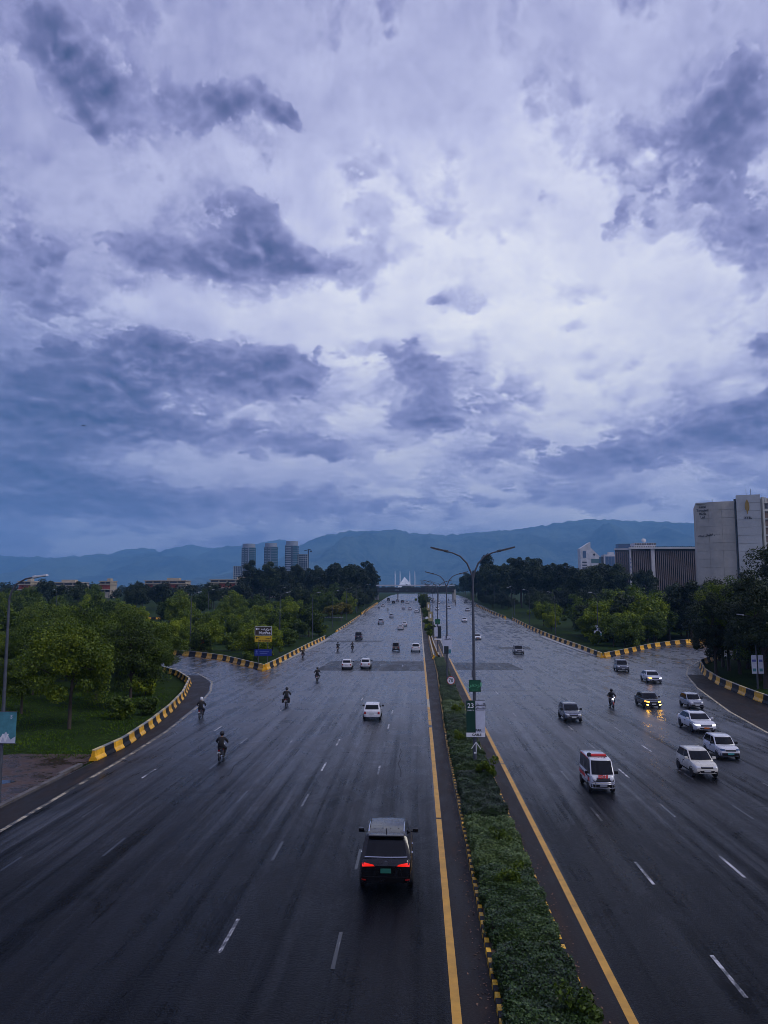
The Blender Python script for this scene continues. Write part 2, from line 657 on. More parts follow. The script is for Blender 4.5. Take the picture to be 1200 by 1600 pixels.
P('barrier_grey', (0.22, 0.23, 0.25), 0.5, var=0.4, vscale=2)
P('concrete', (0.30, 0.30, 0.29), 0.6, var=0.35, vscale=1.5)
P('galvanised', (0.085, 0.095, 0.115), 0.45, metal=0.3, var=0.25, vscale=4)
P('lamp_head', (0.075, 0.08, 0.09), 0.4, metal=0.3)
P('lamp_glass', (0.55, 0.57, 0.6), 0.25)
P('dark_steel', (0.03, 0.033, 0.04), 0.4, metal=0.4, var=0.2)
P('bark', (0.055, 0.042, 0.032), 0.85, var=0.5, vscale=5)
P('white_sign', (0.74, 0.76, 0.80), 0.4)
P('rubber', (0.018, 0.018, 0.019), 0.7)

# damp soil with leaf litter
m_, nt_, b_, o_ = new_mat('soil')
f_ = noise(nt_, pos(nt_), 1.1, 6.0, 0.65)
g_ = noise(nt_, pos(nt_), 11.0, 3.0, 0.7)
link(nt_, mixc(nt_, (f_ * 0.6 + g_ * 0.4).smooth(0.35, 0.65), (0.030, 0.022, 0.018), (0.085, 0.055, 0.040)), b_.inputs['Base Color'])
link(nt_, f_.smooth(0.3, 0.7, 0.35, 0.75), b_.inputs['Roughness'])
bump(nt_, b_, g_, 0.5, 0.03)

# damp shoulder: asphalt under washed-out soil
m_, nt_, b_, o_ = new_mat('shoulder')
f_ = noise(nt_, pos(nt_, (1.2, 0.25, 1)), 1.0, 6.0, 0.65)
g_ = noise(nt_, pos(nt_), 12.0, 4.0, 0.75)
c_ = mixc(nt_, (f_ * 0.6 + g_ * 0.4).smooth(0.38, 0.62), (0.007, 0.006, 0.006), (0.022, 0.016, 0.014))
c_ = mixc(nt_, g_.smooth(0.62, 0.76), c_, (0.075, 0.050, 0.038))
c_ = mixc(nt_, f_.smooth(0.54, 0.66) * 0.8, c_, (0.040, 0.026, 0.020))
link(nt_, c_, b_.inputs['Base Color'])
link(nt_, f_.smooth(0.3, 0.7, 0.5, 0.7), b_.inputs['Roughness'])
b_.inputs['Specular IOR Level'].default_value = 0.2
bump(nt_, b_, g_, 0.6, 0.02)

# the land beside the road: grass, weeds and bare earth
m_, nt_, b_, o_ = new_mat('land')
f_ = noise(nt_, pos(nt_), 0.07, 6.0, 0.6)
g_ = noise(nt_, pos(nt_), 1.3, 5.0, 0.7)
h_ = noise(nt_, pos(nt_), 14.0, 3.0, 0.7)
c_ = mixc(nt_, (f_ * 0.5 + g_ * 0.5).smooth(0.35, 0.65), (0.007, 0.018, 0.002), (0.022, 0.046, 0.003))
c_ = mixc(nt_, (g_ * 0.5 + f_ * 0.6).smooth(0.62, 0.75), c_, (0.026, 0.022, 0.011))
c_ = mixc(nt_, h_.smooth(0.5, 0.8) * 0.5, c_, (0.030, 0.060, 0.005))
link(nt_, c_, b_.inputs['Base Color'])
b_.inputs['Roughness'].default_value = 0.9
b_.inputs['Specular IOR Level'].default_value = 0.1
bump(nt_, b_, h_ + g_, 0.6, 0.08)

# bare red-brown verge
m_, nt_, b_, o_ = new_mat('verge_earth')
f_ = noise(nt_, pos(nt_), 0.6, 6.0, 0.65)
g_ = noise(nt_, pos(nt_), 7.0, 4.0, 0.7)
link(nt_, mixc(nt_, (f_ * 0.6 + g_ * 0.4).smooth(0.35, 0.65), (0.018, 0.011, 0.008), (0.080, 0.046, 0.034)), b_.inputs['Base Color'])
link(nt_, f_.smooth(0.42, 0.6, 0.18, 0.75), b_.inputs['Roughness'])
bump(nt_, b_, g_ + f_, 0.5, 0.05)

# forested hills
m_, nt_, b_, o_ = new_mat('forest_hill')
f_ = noise(nt_, pos(nt_), 0.0013, 8.0, 0.64)
g_ = noise(nt_, pos(nt_), 0.012, 6.0, 0.7)
c_ = mixc(nt_, (f_ * 0.55 + g_ * 0.45).smooth(0.38, 0.62), (0.004, 0.014, 0.012), (0.100, 0.140, 0.090))
c_ = mixc(nt_, (f_ * 0.5 + g_ * 0.5).smooth(0.60, 0.72) * 0.6, c_, (0.17, 0.16, 0.12))
link(nt_, c_, b_.inputs['Base Color'])
b_.inputs['Roughness'].default_value = 0.95
bump(nt_, b_, g_, 1.0, 45.0)


# ------------------------------------------------------------------ terrain
def sp(x):
    return np.maximum(x, 0) + np.log1p(np.exp(-np.abs(x)))


def gz(Y):
    """the road runs level for 200 m, then climbs at 3 % and flattens out towards the hills"""
    Y = np.asarray(Y, float)
    return 0.6 * sp((Y - 205) / 20) - 0.816 * sp((Y - 620) / 40)


def gzf(Y):
    return float(gz(Y))


def strip(name, rows, mat, dz=0.0, parent=None, sub=1):
    """rows: list of (Y, xl, xr) or ((xl,yl),(xr,yr)) -> one sheet"""
    V, Fc = [], []
    L = []
    for r in rows:
        if len(r) == 3:
            L.append(((r[1], r[0]), (r[2], r[0])))
        else:
            L.append(r)
    for a, b in L:
        for k in range(sub + 1):
            t = k / sub
            x = a[0] + (b[0] - a[0]) * t; y = a[1] + (b[1] - a[1]) * t
            V.append((x, y, gzf(y) + dz))
    n = sub + 1
    for i in range(len(L) - 1):
        for k in range(sub):
            Fc.append((i * n + k, i * n + k + 1, (i + 1) * n + k + 1, (i + 1) * n + k))
    return numpy_mesh(name, V, Fc, mat, parent)


def interp(Y, pts):
    return float(np.interp(Y, [p[1] for p in pts], [p[0] for p in pts]))


# ground sheet to the horizon
ys = np.concatenate([np.arange(-200, 160, 20), np.arange(160, 760, 10), np.arange(760, 1500, 60), np.geomspace(1500, 22000, 28)])
xs_half = np.concatenate([[0, 15, 30, 45, 60, 80, 100, 130, 170, 220, 300], np.geomspace(400, 14000, 14)])
xs = np.concatenate([-xs_half[::-1], xs_half[1:]])
GX, GY = np.meshgrid(xs, ys)
GZ = gz(GY) - 0.09
V = np.stack([GX, GY, GZ], -1).reshape(-1, 3)
nx = len(xs)
Fq = [(j * nx + i, j * nx + i + 1, (j + 1) * nx + i + 1, (j + 1) * nx + i) for j in range(len(ys) - 1) for i in range(nx - 1)]
tag(numpy_mesh('ground', V, Fq, M['land']), kind='structure')

# boundaries read off the site plan (metres; x across, y along the road)
LEFT_OUT = [(-21.6, -40), (-21.6, 51.8), (-21.5, 56.8), (-22.4, 65), (-23.7, 74), (-25.6, 84.2), (-29.0, 98), (-33.7, 108), (-38.5, 115.5)]
RIGHT_OUT = [(37.0, -40), (35.5, 70), (35.2, 80.5), (35.9, 88.2), (37.3, 99.5), (39.9, 111.5), (44.7, 127), (53.0, 142.2)]
yrows = sorted(set(list(np.arange(-40, 115.5, 8)) + [115.5] + list(np.arange(120, 200, 10)) + list(np.arange(200, 1000, 12))))
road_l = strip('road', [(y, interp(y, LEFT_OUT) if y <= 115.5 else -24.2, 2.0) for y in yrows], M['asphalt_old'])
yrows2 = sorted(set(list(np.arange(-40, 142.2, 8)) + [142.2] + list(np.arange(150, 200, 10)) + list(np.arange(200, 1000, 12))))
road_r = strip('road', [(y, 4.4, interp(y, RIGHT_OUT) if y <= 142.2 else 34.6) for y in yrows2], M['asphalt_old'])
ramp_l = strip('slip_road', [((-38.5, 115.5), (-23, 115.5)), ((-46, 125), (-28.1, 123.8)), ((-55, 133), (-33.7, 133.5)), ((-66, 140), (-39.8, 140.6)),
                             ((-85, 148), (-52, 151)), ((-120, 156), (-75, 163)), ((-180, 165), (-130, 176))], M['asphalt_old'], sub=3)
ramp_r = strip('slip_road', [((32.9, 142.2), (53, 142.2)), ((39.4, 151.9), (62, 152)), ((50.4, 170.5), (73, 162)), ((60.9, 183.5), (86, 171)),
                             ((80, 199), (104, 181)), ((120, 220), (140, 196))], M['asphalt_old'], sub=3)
for o in (road_l, road_r, ramp_l, ramp_r):
    tag(o, kind='structure')
# newer, coarser surfacing on the near stretch, and a dark relaid band across both carriageways
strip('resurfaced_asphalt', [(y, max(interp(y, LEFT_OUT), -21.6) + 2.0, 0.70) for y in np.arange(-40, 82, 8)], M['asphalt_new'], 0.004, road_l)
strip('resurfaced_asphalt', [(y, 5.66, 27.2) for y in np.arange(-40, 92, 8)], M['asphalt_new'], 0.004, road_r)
strip('relaid_band', [((-15.5, 116), (0.72, 116)), ((-15.0, 133), (0.72, 133))], M['asphalt_dark'], 0.004, road_l)
strip('relaid_band', [((5.65, 118), (15.8, 118)), ((5.65, 131), (14.8, 131))], M['asphalt_dark'], 0.004, road_r)
strip('relaid_band', [((-22.5, 186), (-9.5, 186)), ((-22.5, 192), (-8.5, 192))], M['asphalt_dark'], 0.004, road_l)
strip('relaid_band', [((17, 164), (23.5, 164)), ((17, 171), (24, 171))], M['asphalt_dark'], 0.004, road_r)

# ------------------------------------------------------------------ road paint
def polyline_strip(name, pts, w, mat, parent, dz=0.009, step=4.0):
    P2 = [Vector((p[0], p[1])) for p in pts]
    D = []
    for a, b in zip(P2[:-1], P2[1:]):
        n = max(1, int((b - a).length / step))
        for k in range(n):
            D.append(a.lerp(b, k / n))
    D.append(P2[-1])
    rows = []
    for i, p in enumerate(D):
        t = (D[min(i + 1, len(D) - 1)] - D[max(i - 1, 0)]).normalized()
        nrm = Vector((-t.y, t.x)) * (w / 2)
        rows.append(((p.x + nrm.x, p.y + nrm.y), (p.x - nrm.x, p.y - nrm.y)))
    return strip(name, rows, mat, dz, parent)


YL, YR = 0.93, 5.43
for (a, b) in ((12, 39.2), (39.45, 66), (67.2, 78.0), (84.0, 100), (100.2, 141)):
    polyline_strip('edge_line', [(YL, a), (YL, b)], 0.25, M['paint_yellow'], road_l)
polyline_strip('edge_line', [(YL, 78.0), (YL, 84.0)], 0.22, M['paint_pale'], road_l)
polyline_strip('edge_line', [(YL, 141.2), (YL, 700)], 0.24, M['paint_pale'], road_l)
for (a, b) in ((12, 52), (52.2, 66.5), (74, 139)):
    polyline_strip('edge_line', [(YR, a), (YR, b)], 0.25, M['paint_yellow'], road_r)
polyline_strip('edge_line', [(YR, 139.2), (YR, 700)], 0.24, M['paint_pale'], road_r)
polyline_strip('edge_line', [(-19.4, 26), (-19.5, 36), (-20.0, 54), (-20.5, 63), (-22.0, 77), (-24.2, 90), (-26.8, 100.2), (-31.8, 111), (-38, 119)], 0.22, M['paint_pale'], road_l)
polyline_strip('edge_line', [(28.0, 20), (28.0, 64.8), (29.6, 76.5), (33.5, 96), (37.5, 111.5), (42, 124), (48, 136)], 0.22, M['paint_pale'], road_r)
polyline_strip('gore_line', [(-22.6, 114.6), (-17.2, 104)], 0.2, M['paint_worn'], road_l)
polyline_strip('gore_line', [(-16.9, 118), (-14.2, 128)], 0.2, M['paint_worn'], road_l)
polyline_strip('gore_line', [(32.5, 141), (26.5, 126)], 0.2, M['paint_worn'], road_r)
polyline_strip('edge_line', [(-23.6, 116), (-28.6, 123.6), (-34.2, 133), (-40.2, 140)], 0.2, M['paint_yellow'], ramp_l)
for t_ in range(5):
    polyline_strip('lane_dash', [(-27.5 - t_ * 2.2, 107.5 + t_ * 3.4), (-28.6 - t_ * 2.3, 109.4 + t_ * 3.4)], 0.14, M['paint_white'], ramp_l)

# lane dashes: 3 m long, 8.3 m apart; the near ones singly, the far ones as one mass
dash_me = {}
far_v, far_f = {0: [], 1: []}, {0: [], 1: []}
RL = [(-2.57, 'paint_white', 23.7), (-6.13, 'paint_white', 24.6), (-9.68, 'paint_worn', 25.2), (-13.3, 'paint_worn', 24.8), (-16.7, 'paint_white', 30.4)]
RR = [(8.86, 'paint_white', 22.6), (12.62, 'paint_white', 31.8), (16.36, 'paint_white', 31.6), (20.1, 'paint_worn', 28.4), (23.8, 'paint_worn', 30.4)]
rnd = random.Random(11)
for side, lines, road in ((0, RL, road_l), (1, RR, road_r)):
    for x, mt, y0 in lines:
        k = 0
        while True:
            y = y0 + 8.3 * k - 8.3
            k += 1
            if y > 520:
                break
            ln = 2.5 if y < 60 else 2.3
            if rnd.random() < (0.30 if mt == 'paint_worn' else (0.22 if side == 0 and y > 30 else 0.0)):
                continue
            if y < 170:
                if mt not in dash_me:
                    dash_me[mt] = numpy_mesh('lane_dash', [(-0.06, 0, 0), (0.06, 0, 0), (0.06, 1, 0), (-0.06, 1, 0)], [(0, 1, 2, 3)], None)
                    dash_me[mt].materials.append(M[mt])
                d = mesh_obj('lane_dash', dash_me[mt], [], road, (x + rnd.uniform(-0.03, 0.03), y, gzf(y) + 0.0095))
                d.scale = (1, ln, 1)
                d.rotation_euler = (math.atan(gzf(y + ln) - gzf(y)) / ln if y > 150 else 0, 0, 0)
            else:
                fv, ff = far_v[side], far_f[side]
                b0 = len(fv)
                fv += [(x - 0.08, y, gzf(y) + 0.02), (x + 0.08, y, gzf(y) + 0.02), (x + 0.08, y + ln, gzf(y + ln) + 0.02), (x - 0.08, y + ln, gzf(y + ln) + 0.02)]
                ff.append((b0, b0 + 1, b0 + 2, b0 + 3))
for side, road in ((0, road_l), (1, road_r)):
    tag(numpy_mesh('distant_lane_dashes', far_v[side], far_f[side], M['paint_white'], road), kind='stuff')
# worn transverse joints in the surfacing
for (x0, x1, y) in ((-13.5, 0.7, 80.6), (-1.0, 0.7, 58.2)):
    polyline_strip('surface_joint', [(x0, y), (x1, y)], 0.12, M['paint_worn'], road_l, 0.0085, 50)
for (x0, x1, y) in ((5.7, 24, 134.5), (5.7, 12.2, 196), (5.7, 20, 92.3)):
    polyline_strip('surface_joint', [(x0, y), (x1, y)], 0.12, M['paint_worn'], road_r, 0.0085, 50)

# sealed cracks wandering along the lanes, patched rectangles, standing water at the edges
P('crack_seal', (0.003, 0.003, 0.004), 0.55, spec=0.3)
crk = random.Random(21)
for k in range(16):
    side = k % 2
    road = (road_l, road_r)[side]
    x = crk.uniform(-18.5, 0.2) if side == 0 else crk.uniform(6.2, 26.5)
    y = 19 + crk.random() ** 1.5 * 95
    L_ = crk.uniform(2.5, 14)
    across = crk.random() < 0.3
    pts = [(x, y)]
    for _ in range(7):
        x += crk.uniform(-.16, .16) + (L_ / 12 if across else 0); y += (crk.uniform(-.2, .25) if across else L_ / 7)
        pts.append((min(x, 0.6) if side == 0 else max(x, 5.8), y))
    polyline_strip('sealed_crack', pts, crk.uniform(.03, .07), M['crack_seal'], road, 0.0075, 30)
P('puddle_water', (0.02, 0.021, 0.024), 0.03, spec=0.6)
EDGE_L = [(-19.6, 36), (-20.1, 54), (-20.6, 63), (-22.1, 77), (-24.3, 90), (-26.9, 100.2), (-31.9, 111)]
strip('shoulder', [(y, interp(y, LEFT_OUT) + 0.1, interp(y, EDGE_L) - 0.12) for y in np.arange(36, 111, 3)], M['shoulder'], 0.007, road_l)
EDGE_R = [(28.15, 20), (28.15, 64.8), (29.75, 76.5), (33.65, 96), (37.65, 111.5), (42.2, 124)]
strip('shoulder', [(y, interp(y, EDGE_R), interp(y, RIGHT_OUT) - 0.1) for y in np.arange(40, 114, 4)], M['shoulder'], 0.007, road_r)

# ------------------------------------------------------------------ median: shoulders, soil, painted kerb blocks
def kerb_x(y):
    return 1.98 + 0.55 * max(0.0, min(1.0, (y - 62) / 50.0))


strip('shoulder', [(y, 1.08, kerb_x(y) - 0.02) for y in yrows if y < 800], M['shoulder'], 0.006, road_l)
strip('shoulder', [(y, 4.5, 5.28) for y in yrows2 if y < 800], M['shoulder'], 0.006, road_r)
med = MB()
med_rows = [y for y in yrows if y > -20 and y < 900]
rings = []
for y in med_rows:
    g = gzf(y)
    rings.append([(kerb_x(y) + 0.16, y, g - 0.2), (kerb_x(y) + 0.16, y, g + 0.13), (4.30, y, g + 0.13), (4.30, y, g - 0.2)])
med.loft(rings)
median = tag(med.build('median_strip', M['soil']), kind='structure')
kb = {}
for nm in ('kerb_yellow', 'kerb_black'):
    mb = MB()
    mb.add([(-.08, 0, -.1), (.08, 0, -.1), (.08, .33, -.1), (-.08, .33, -.1), (-.065, .008, .17), (.08, .008, .17), (.08, .322, .17), (-.065, .322, .17)],
           [(3, 2, 1, 0), (4, 5, 6, 7), (0, 1, 5, 4), (1, 2, 6, 5), (2, 3, 7, 6), (3, 0, 4, 7)])
    kb[nm] = mb.mesh('kerb_block', bevel=0.012)
    kb[nm].materials.append(M[nm])
krnd = random.Random(3)
nk = 0
y = 18.0
while y < 96:
    o = mesh_obj('kerb_block', kb['kerb_yellow' if nk % 2 == 0 else 'kerb_black'], [], median, (kerb_x(y) + 0.08 + krnd.uniform(-.008, .008), y, krnd.uniform(-.008, .006)), (0, 0, krnd.uniform(-.02, .02)))
    if nk % 2 == 0 or True:
        y += 0.332
    nk += 1
nk = 0
y = 20.0
far_k = {0: MB(), 1: MB()}
while y < 42:          # the other side shows only between the hedges
    mesh_obj('kerb_block', kb['kerb_yellow' if nk % 2 == 0 else 'kerb_black'], [], median, (4.38 + krnd.uniform(-.01, .01), y, krnd.uniform(-.008, .006)), (0, 0, PI + krnd.uniform(-.02, .02)))
    nk += 1
    y += 0.332
for q, (xk, ya, yb) in enumerate(((None, 96.0, 138.0), (4.38, 42.0, 480.0), (None, 205.0, 480.0))):
    nk = 0
    y = ya
    while y < yb:
        ln = 0.332 if y < 138 else 1.0
        xx = xk if xk else kerb_x(y) + 0.08
        far_k[nk % 2].box((xx, y + ln / 2, gzf(y) + 0.03), (0.16, ln * 0.985, 0.27))
        nk += 1
        y += ln
tag(far_k[0].build('distant_kerb_blocks', M['kerb_yellow'], median, recalc=False), kind='stuff')
tag(far_k[1].build('distant_kerb_blocks', M['kerb_black'], median, recalc=False), kind='stuff')

# ------------------------------------------------------------------ painted concrete barriers
PROFILE = [(-0.30, 0.0), (0.30, 0.0), (0.30, 0.10), (0.15, 0.38), (0.10, 0.86), (-0.10, 0.86), (-0.15, 0.38), (-0.30, 0.10)]


def barrier(label, pts, blk, first=0, group=None, hscale=1.0, end_y=None):
    P2 = [Vector(p) for p in pts]
    seg = [(b - a).length for a, b in zip(P2[:-1], P2[1:])]
    tot = sum(seg)

    def at(s):
        for a, b, l in zip(P2[:-1], P2[1:], seg):
            if s <= l:
                return a.lerp(b, s / l)
            s -= l
        return P2[-1].copy()
    p0 = P2[0]
    root = empty('concrete_barrier', (p0.x, p0.y, gzf(p0.y)))
    tag(root, label, 'barrier', group)
    n = max(1, round(tot / blk))
    for i in range(n):
        a, b = at(tot * i / n), at(tot * (i + 1) / n)
        d = (b - a)
        L = d.length
        t = d.normalized()
        nr = Vector((-t.y, t.x))
        yellow = (i + first) % 2 == 0
        mb = MB()
        r0, r1 = [], []
        for (px, pz) in PROFILE:
            for r, q in ((r0, a + t * 0.012), (r1, b - t * 0.012)):
                r.append((q.x + nr.x * px - p0.x, q.y + nr.y * px - p0.y, gzf(q.y) - gzf(p0.y) + pz * hscale - (0.04 if pz == 0 else 0)))
        mb.loft([r0, r1])
        o = mb.build('barrier_block', M['barrier_yellow' if yellow else 'barrier_black'], root, bevel=0.02)
        mid = (a + b) / 2
        z = gzf(mid.y) - gzf(p0.y) + 0.86 * hscale
        cb_ = MB()
        ang = math.atan2(t.y, t.x)
        cb_.box((mid.x - p0.x, mid.y - p0.y, z + 0.035), (L * 0.97, 0.235, 0.065), rot=Matrix.Rotation(ang, 3, 'Z'))
        cb_.build('coping', M['barrier_cap' if yellow else 'barrier_grey'], o)
    return root


barrier('yellow and black kerb wall curving beside the lawn tree on the left slip road', [(-21.75, 51.8), (-21.6, 56.8), (-22.5, 65), (-23.8, 74), (-25.7, 84.2), (-29.1, 98), (-33.8, 108), (-41, 118.5)], 1.5, hscale=0.74)
barrier('yellow and black wall under the yellow road sign, facing the slip road', [(-23.1, 115.4), (-28.1, 123.9), (-33.7, 133.6), (-39.8, 140.7), (-52, 151.2), (-75, 163.2)], 2.15)
barrier('yellow and black wall running up the main road from the yellow road sign', [(-23.0, 116.3), (-23.2, 130), (-23.9, 165), (-24.0, 199)], 2.8)
barrier('distant low orange kerb wall along the left road edge by the yellow bush', [(-24.3, 228), (-24.3, 265), (-24.4, 318)], 3.6, hscale=0.45)
barrier('distant yellow and black wall beside the dark trees left of the footbridge', [(-24.4, 330), (-24.4, 390), (-24.2, 452)], 4.0)
barrier('long yellow and black wall along the right main road edge', [(33.0, 142.4), (33.9, 170), (34.4, 214), (35.0, 293)], 3.4)
barrier('yellow and black wall of the right slip road below the twin white banners', [(33.5, 142.6), (39.4, 152.2), (50.4, 170.9), (60.9, 183.9), (80, 199.5)], 2.9, first=0)
barrier('yellow and black wall curving in front of the dark trees at the right edge', [(36.2, 58), (35.6, 72), (35.4, 80.5), (36.1, 88.2), (37.5, 99.5), (40.1, 111.5), (44.9, 127), (53.3, 142)], 2.75, first=1)
barrier('far yellow and black wall below the dark clump of tall trees', [(33.4, 300), (31.6, 345), (31, 420)], 4.2)
barrier('yellow and black guard wall on the median behind the clipped hedges, facing left', [(2.62, 138.5), (2.62, 168), (2.62, 200)], 1.5, hscale=0.8)
barrier('yellow and black guard wall on the median behind the clipped hedges, facing right', [(3.55, 138.5), (3.3, 168), (3.25, 200)], 1.5, first=1, hscale=0.8)

kerb = MB()
for (x0, x1, ya, yb) in ((-23.6, -22.6, 128, 200), (32.3, 33.4, 146, 212)):
    yy = list(np.arange(ya, yb + 1, 8))
    kerb.loft([[(x0, y, gzf(y) - 0.05), (x0, y, gzf(y) + 0.14), (x1, y, gzf(y) + 0.14), (x1, y, gzf(y) - 0.05)] for y in yy])
tag(kerb.build('kerb', M['concrete']), kind='structure')

# bare verge, kerb edge and puddle at the left, below the lawn
strip('verge', [((-34, 33), (-21.0, 33)), ((-34, 40), (-21.3, 40)), ((-35, 46), (-21.5, 46)), ((-33, 51), (-21.9, 51.5)), ((-28, 54), (-22.2, 54))], M['verge_earth'], -0.03)['kind'] = 'structure'
pm = MB()
pts_ = [(-25.6 + 1.5 * math.cos(a) * (1 + 0.25 * math.sin(3 * a)), 45.6 + 0.9 * math.sin(a) * (1 + 0.2 * math.cos(2 * a)), -0.022) for a in np.linspace(0, 2 * PI, 28, endpoint=False)]
pm.add(pts_, [tuple(range(28))])
tag(pm.build('puddle', M['puddle_water']), kind='structure')
ek = MB()
for y in np.arange(37, 50.5, 1.5):
    ek.box((-21.75 - (0.25 if y > 47 else 0), y + 0.7, 0.02), (0.3, 1.47, 0.22))
P('kerb_dirty', (0.11, 0.10, 0.095), 0.7, var=0.5, vscale=1.2)
tag(ek.build('kerb', M['kerb_dirty']), kind='structure')

# ------------------------------------------------------------------ hills
from mathutils import noise as mnoise


def ridge(name, D, pts, foot, back, amp, seed):
    """a forested range whose crest lies near distance D; pts: (x metres at D, crest height)"""
    px = [p[0] for p in pts]; pz = [p[1] for p in pts]
    x0, x1 = px[0], px[-1]
    nxr = int((x1 - x0) / 24)
    X = np.linspace(x0, x1, nxr)
    T = np.concatenate([np.linspace(0, 1, 26), np.linspace(1.06, 2.0, 8)])
    V = []
    for t in T:
        for x in X:
            h = float(np.interp(x, px, pz))
            wob = 480 * mnoise.fractal(Vector((x * 0.0004 + seed, 0, 3.1)), 1, 2, 4)
            y = foot + (D - foot) * t if t <= 1 else D + (back) * (t - 1)
            s = t ** 1.25 if t <= 1 else max(0.0, 1 - (t - 1) ** 1.3 * 0.9)
            spur = mnoise.ridged_multi_fractal(Vector((x * 0.00062 + seed, y * 0.0004, 0.5)), 1, 2.1, 5, 1.0, 2.0) - 1.0
            k = math.sin(min(t, 1) * PI) if t <= 1 else 0.0
            bumpy = mnoise.fractal(Vector((x * 0.010, y * 0.008, seed)), 0.7, 2, 4) * amp
            z = gzf(foot) + (h - gzf(foot)) * s + spur * h * 0.34 * k + bumpy * (0.3 + 0.7 * s)
            V.append((x, y + wob * k, z))
    nT = len(T)
    Fq = [(j * nxr + i, j * nxr + i + 1, (j + 1) * nxr + i + 1, (j + 1) * nxr + i) for j in range(nT - 1) for i in range(nxr - 1)]
    return tag(numpy_mesh(name, V, Fq, M['forest_hill'], smooth=True), kind='structure')


ridge('hills', 13000, [(-8838, 653), (-7245, 738), (-6904, 715), (-6225, 691), (-5945, 735), (-5548, 646), (-4995, 843), (-4638, 864), (-4378, 775), (-4048, 895), (-3882, 916), (-3547, 850), (-3105, 892), (-2774, 924), (-2335, 1010), (-2003, 867), (-1236, 723), (-151, 483)], 8600, 800, 26, 4.0)
ridge('hills', 10500, [(-2852, 177), (-2234, 369), (-1794, 615), (-1530, 781), (-1354, 852), (-956, 921), (-471, 928), (-295, 945), (-120, 891), (405, 863), (754, 897), (1189, 921), (1536, 964), (1883, 1023), (2315, 1074), (2659, 1064), (3000, 1036), (3427, 1025), (3766, 1006), (4276, 1030), (5121, 1070), (6364, 927)], 6400, 1200, 22, 1.0)


# ------------------------------------------------------------------ air
hz = MB()
hz.box((0, 6900, 609), (21500, 14400, 1222))
haze = hz.build('haze', None if False else [])
m_ = bpy.data.materials.new('haze_air')
m_.use_nodes = True
nt_ = m_.node_tree
for n in list(nt_.nodes):
    nt_.nodes.remove(n)
o_ = nt_.nodes.new('ShaderNodeOutputMaterial')
pv = nt_.nodes.new('ShaderNodeVolumePrincipled')
pv.inputs['Color'].default_value = (0.25, 0.58, 1.0, 1)
pv.inputs['Density'].default_value = 0.000108
pv.inputs['Anisotropy'].default_value = 0.1
nt_.links.new(pv.outputs[0], o_.inputs['Volume'])
haze.data.materials.append(m_)
tag(haze, kind='stuff')


# ------------------------------------------------------------------ vegetation
leaf_mat('leaf_light', (0.014, 0.030, 0.003), (0.110, 0.175, 0.004), (0.330, 0.380, 0.008))
leaf_mat('leaf_mid', (0.010, 0.024, 0.004), (0.072, 0.125, 0.005), (0.210, 0.260, 0.010))
leaf_mat('leaf_dark', (0.008, 0.016, 0.007), (0.018, 0.034, 0.009), (0.046, 0.068, 0.016), trans=0.12)
leaf_mat('leaf_yellow', (0.050, 0.060, 0.006), (0.140, 0.130, 0.012), (0.260, 0.190, 0.020))
leaf_mat('leaf_hedge', (0.006, 0.014, 0.005), (0.050, 0.100, 0.020), (0.190, 0.260, 0.085), rough=0.4)
leaf_mat('grass_blade', (0.010, 0.026, 0.002), (0.050, 0.110, 0.003), (0.110, 0.170, 0.008), trans=0.3, rough=0.8)


def leaf_quads(rng, C, N, size, aspect=1.7):
    """diamond leaves at C with normals N"""
    n = len(C)
    r = rng.normal(size=(n, 3))
    T = np.cross(N, r); T /= np.linalg.norm(T, axis=1, keepdims=True) + 1e-9
    B = np.cross(N, T)
    s = size * rng.uniform(0.6, 1.3, (n, 1))
    a = T * s * aspect * 0.5; b = B * s * 0.5
    bend = N * s * 0.18
    V = np.stack([C - a - bend, C + b, C + a - bend, C - b], 1).reshape(-1, 3)
    F = np.arange(n * 4).reshape(-1, 4)
    return V, F


def crown_mesh(name, rng, centre, rad, clumps, leaves, size, clump_r, mats, flat=1.0, low_cut=-0.7, hollow=0.5):
    """leaf clumps spread through an uneven ellipsoid; gaps stay open between the clumps"""
    cs = []
    while len(cs) < clumps:
        d = rng.normal(size=3); d /= np.linalg.norm(d)
        if d[2] < low_cut: continue
        lump = 1 + 0.30 * math.sin(3.1 * d[0] + 5 * d[1] + rng.uniform(-.6, .6)) * math.cos(4 * d[2])
        t = rng.uniform(hollow, 1.0) * lump
        cs.append(np.array(centre) + d * np.array(rad) * t)
    cs = np.array(cs)
    w = rng.uniform(0.5, 1.5, clumps); w /= w.sum()
    idx = rng.choice(clumps, leaves, p=w)
    d = rng.normal(size=(leaves, 3)); d /= np.linalg.norm(d, axis=1, keepdims=True)
    cr = clump_r * rng.uniform(0.6, 1.35, clumps)
    rr = cr[idx] * rng.uniform(0.15, 1.0, leaves) ** 0.45
    off = d * rr[:, None]; off[:, 2] *= flat
    C = cs[idx] + off
    N = d * 0.7 + rng.normal(size=(leaves, 3)) * 0.55 + np.array([0, 0, 0.35])
    N /= np.linalg.norm(N, axis=1, keepdims=True)
    V, F = leaf_quads(rng, C, N, size)
    me = numpy_mesh(name, V, F, None)
    me.materials.append(mats)
    return me, cs


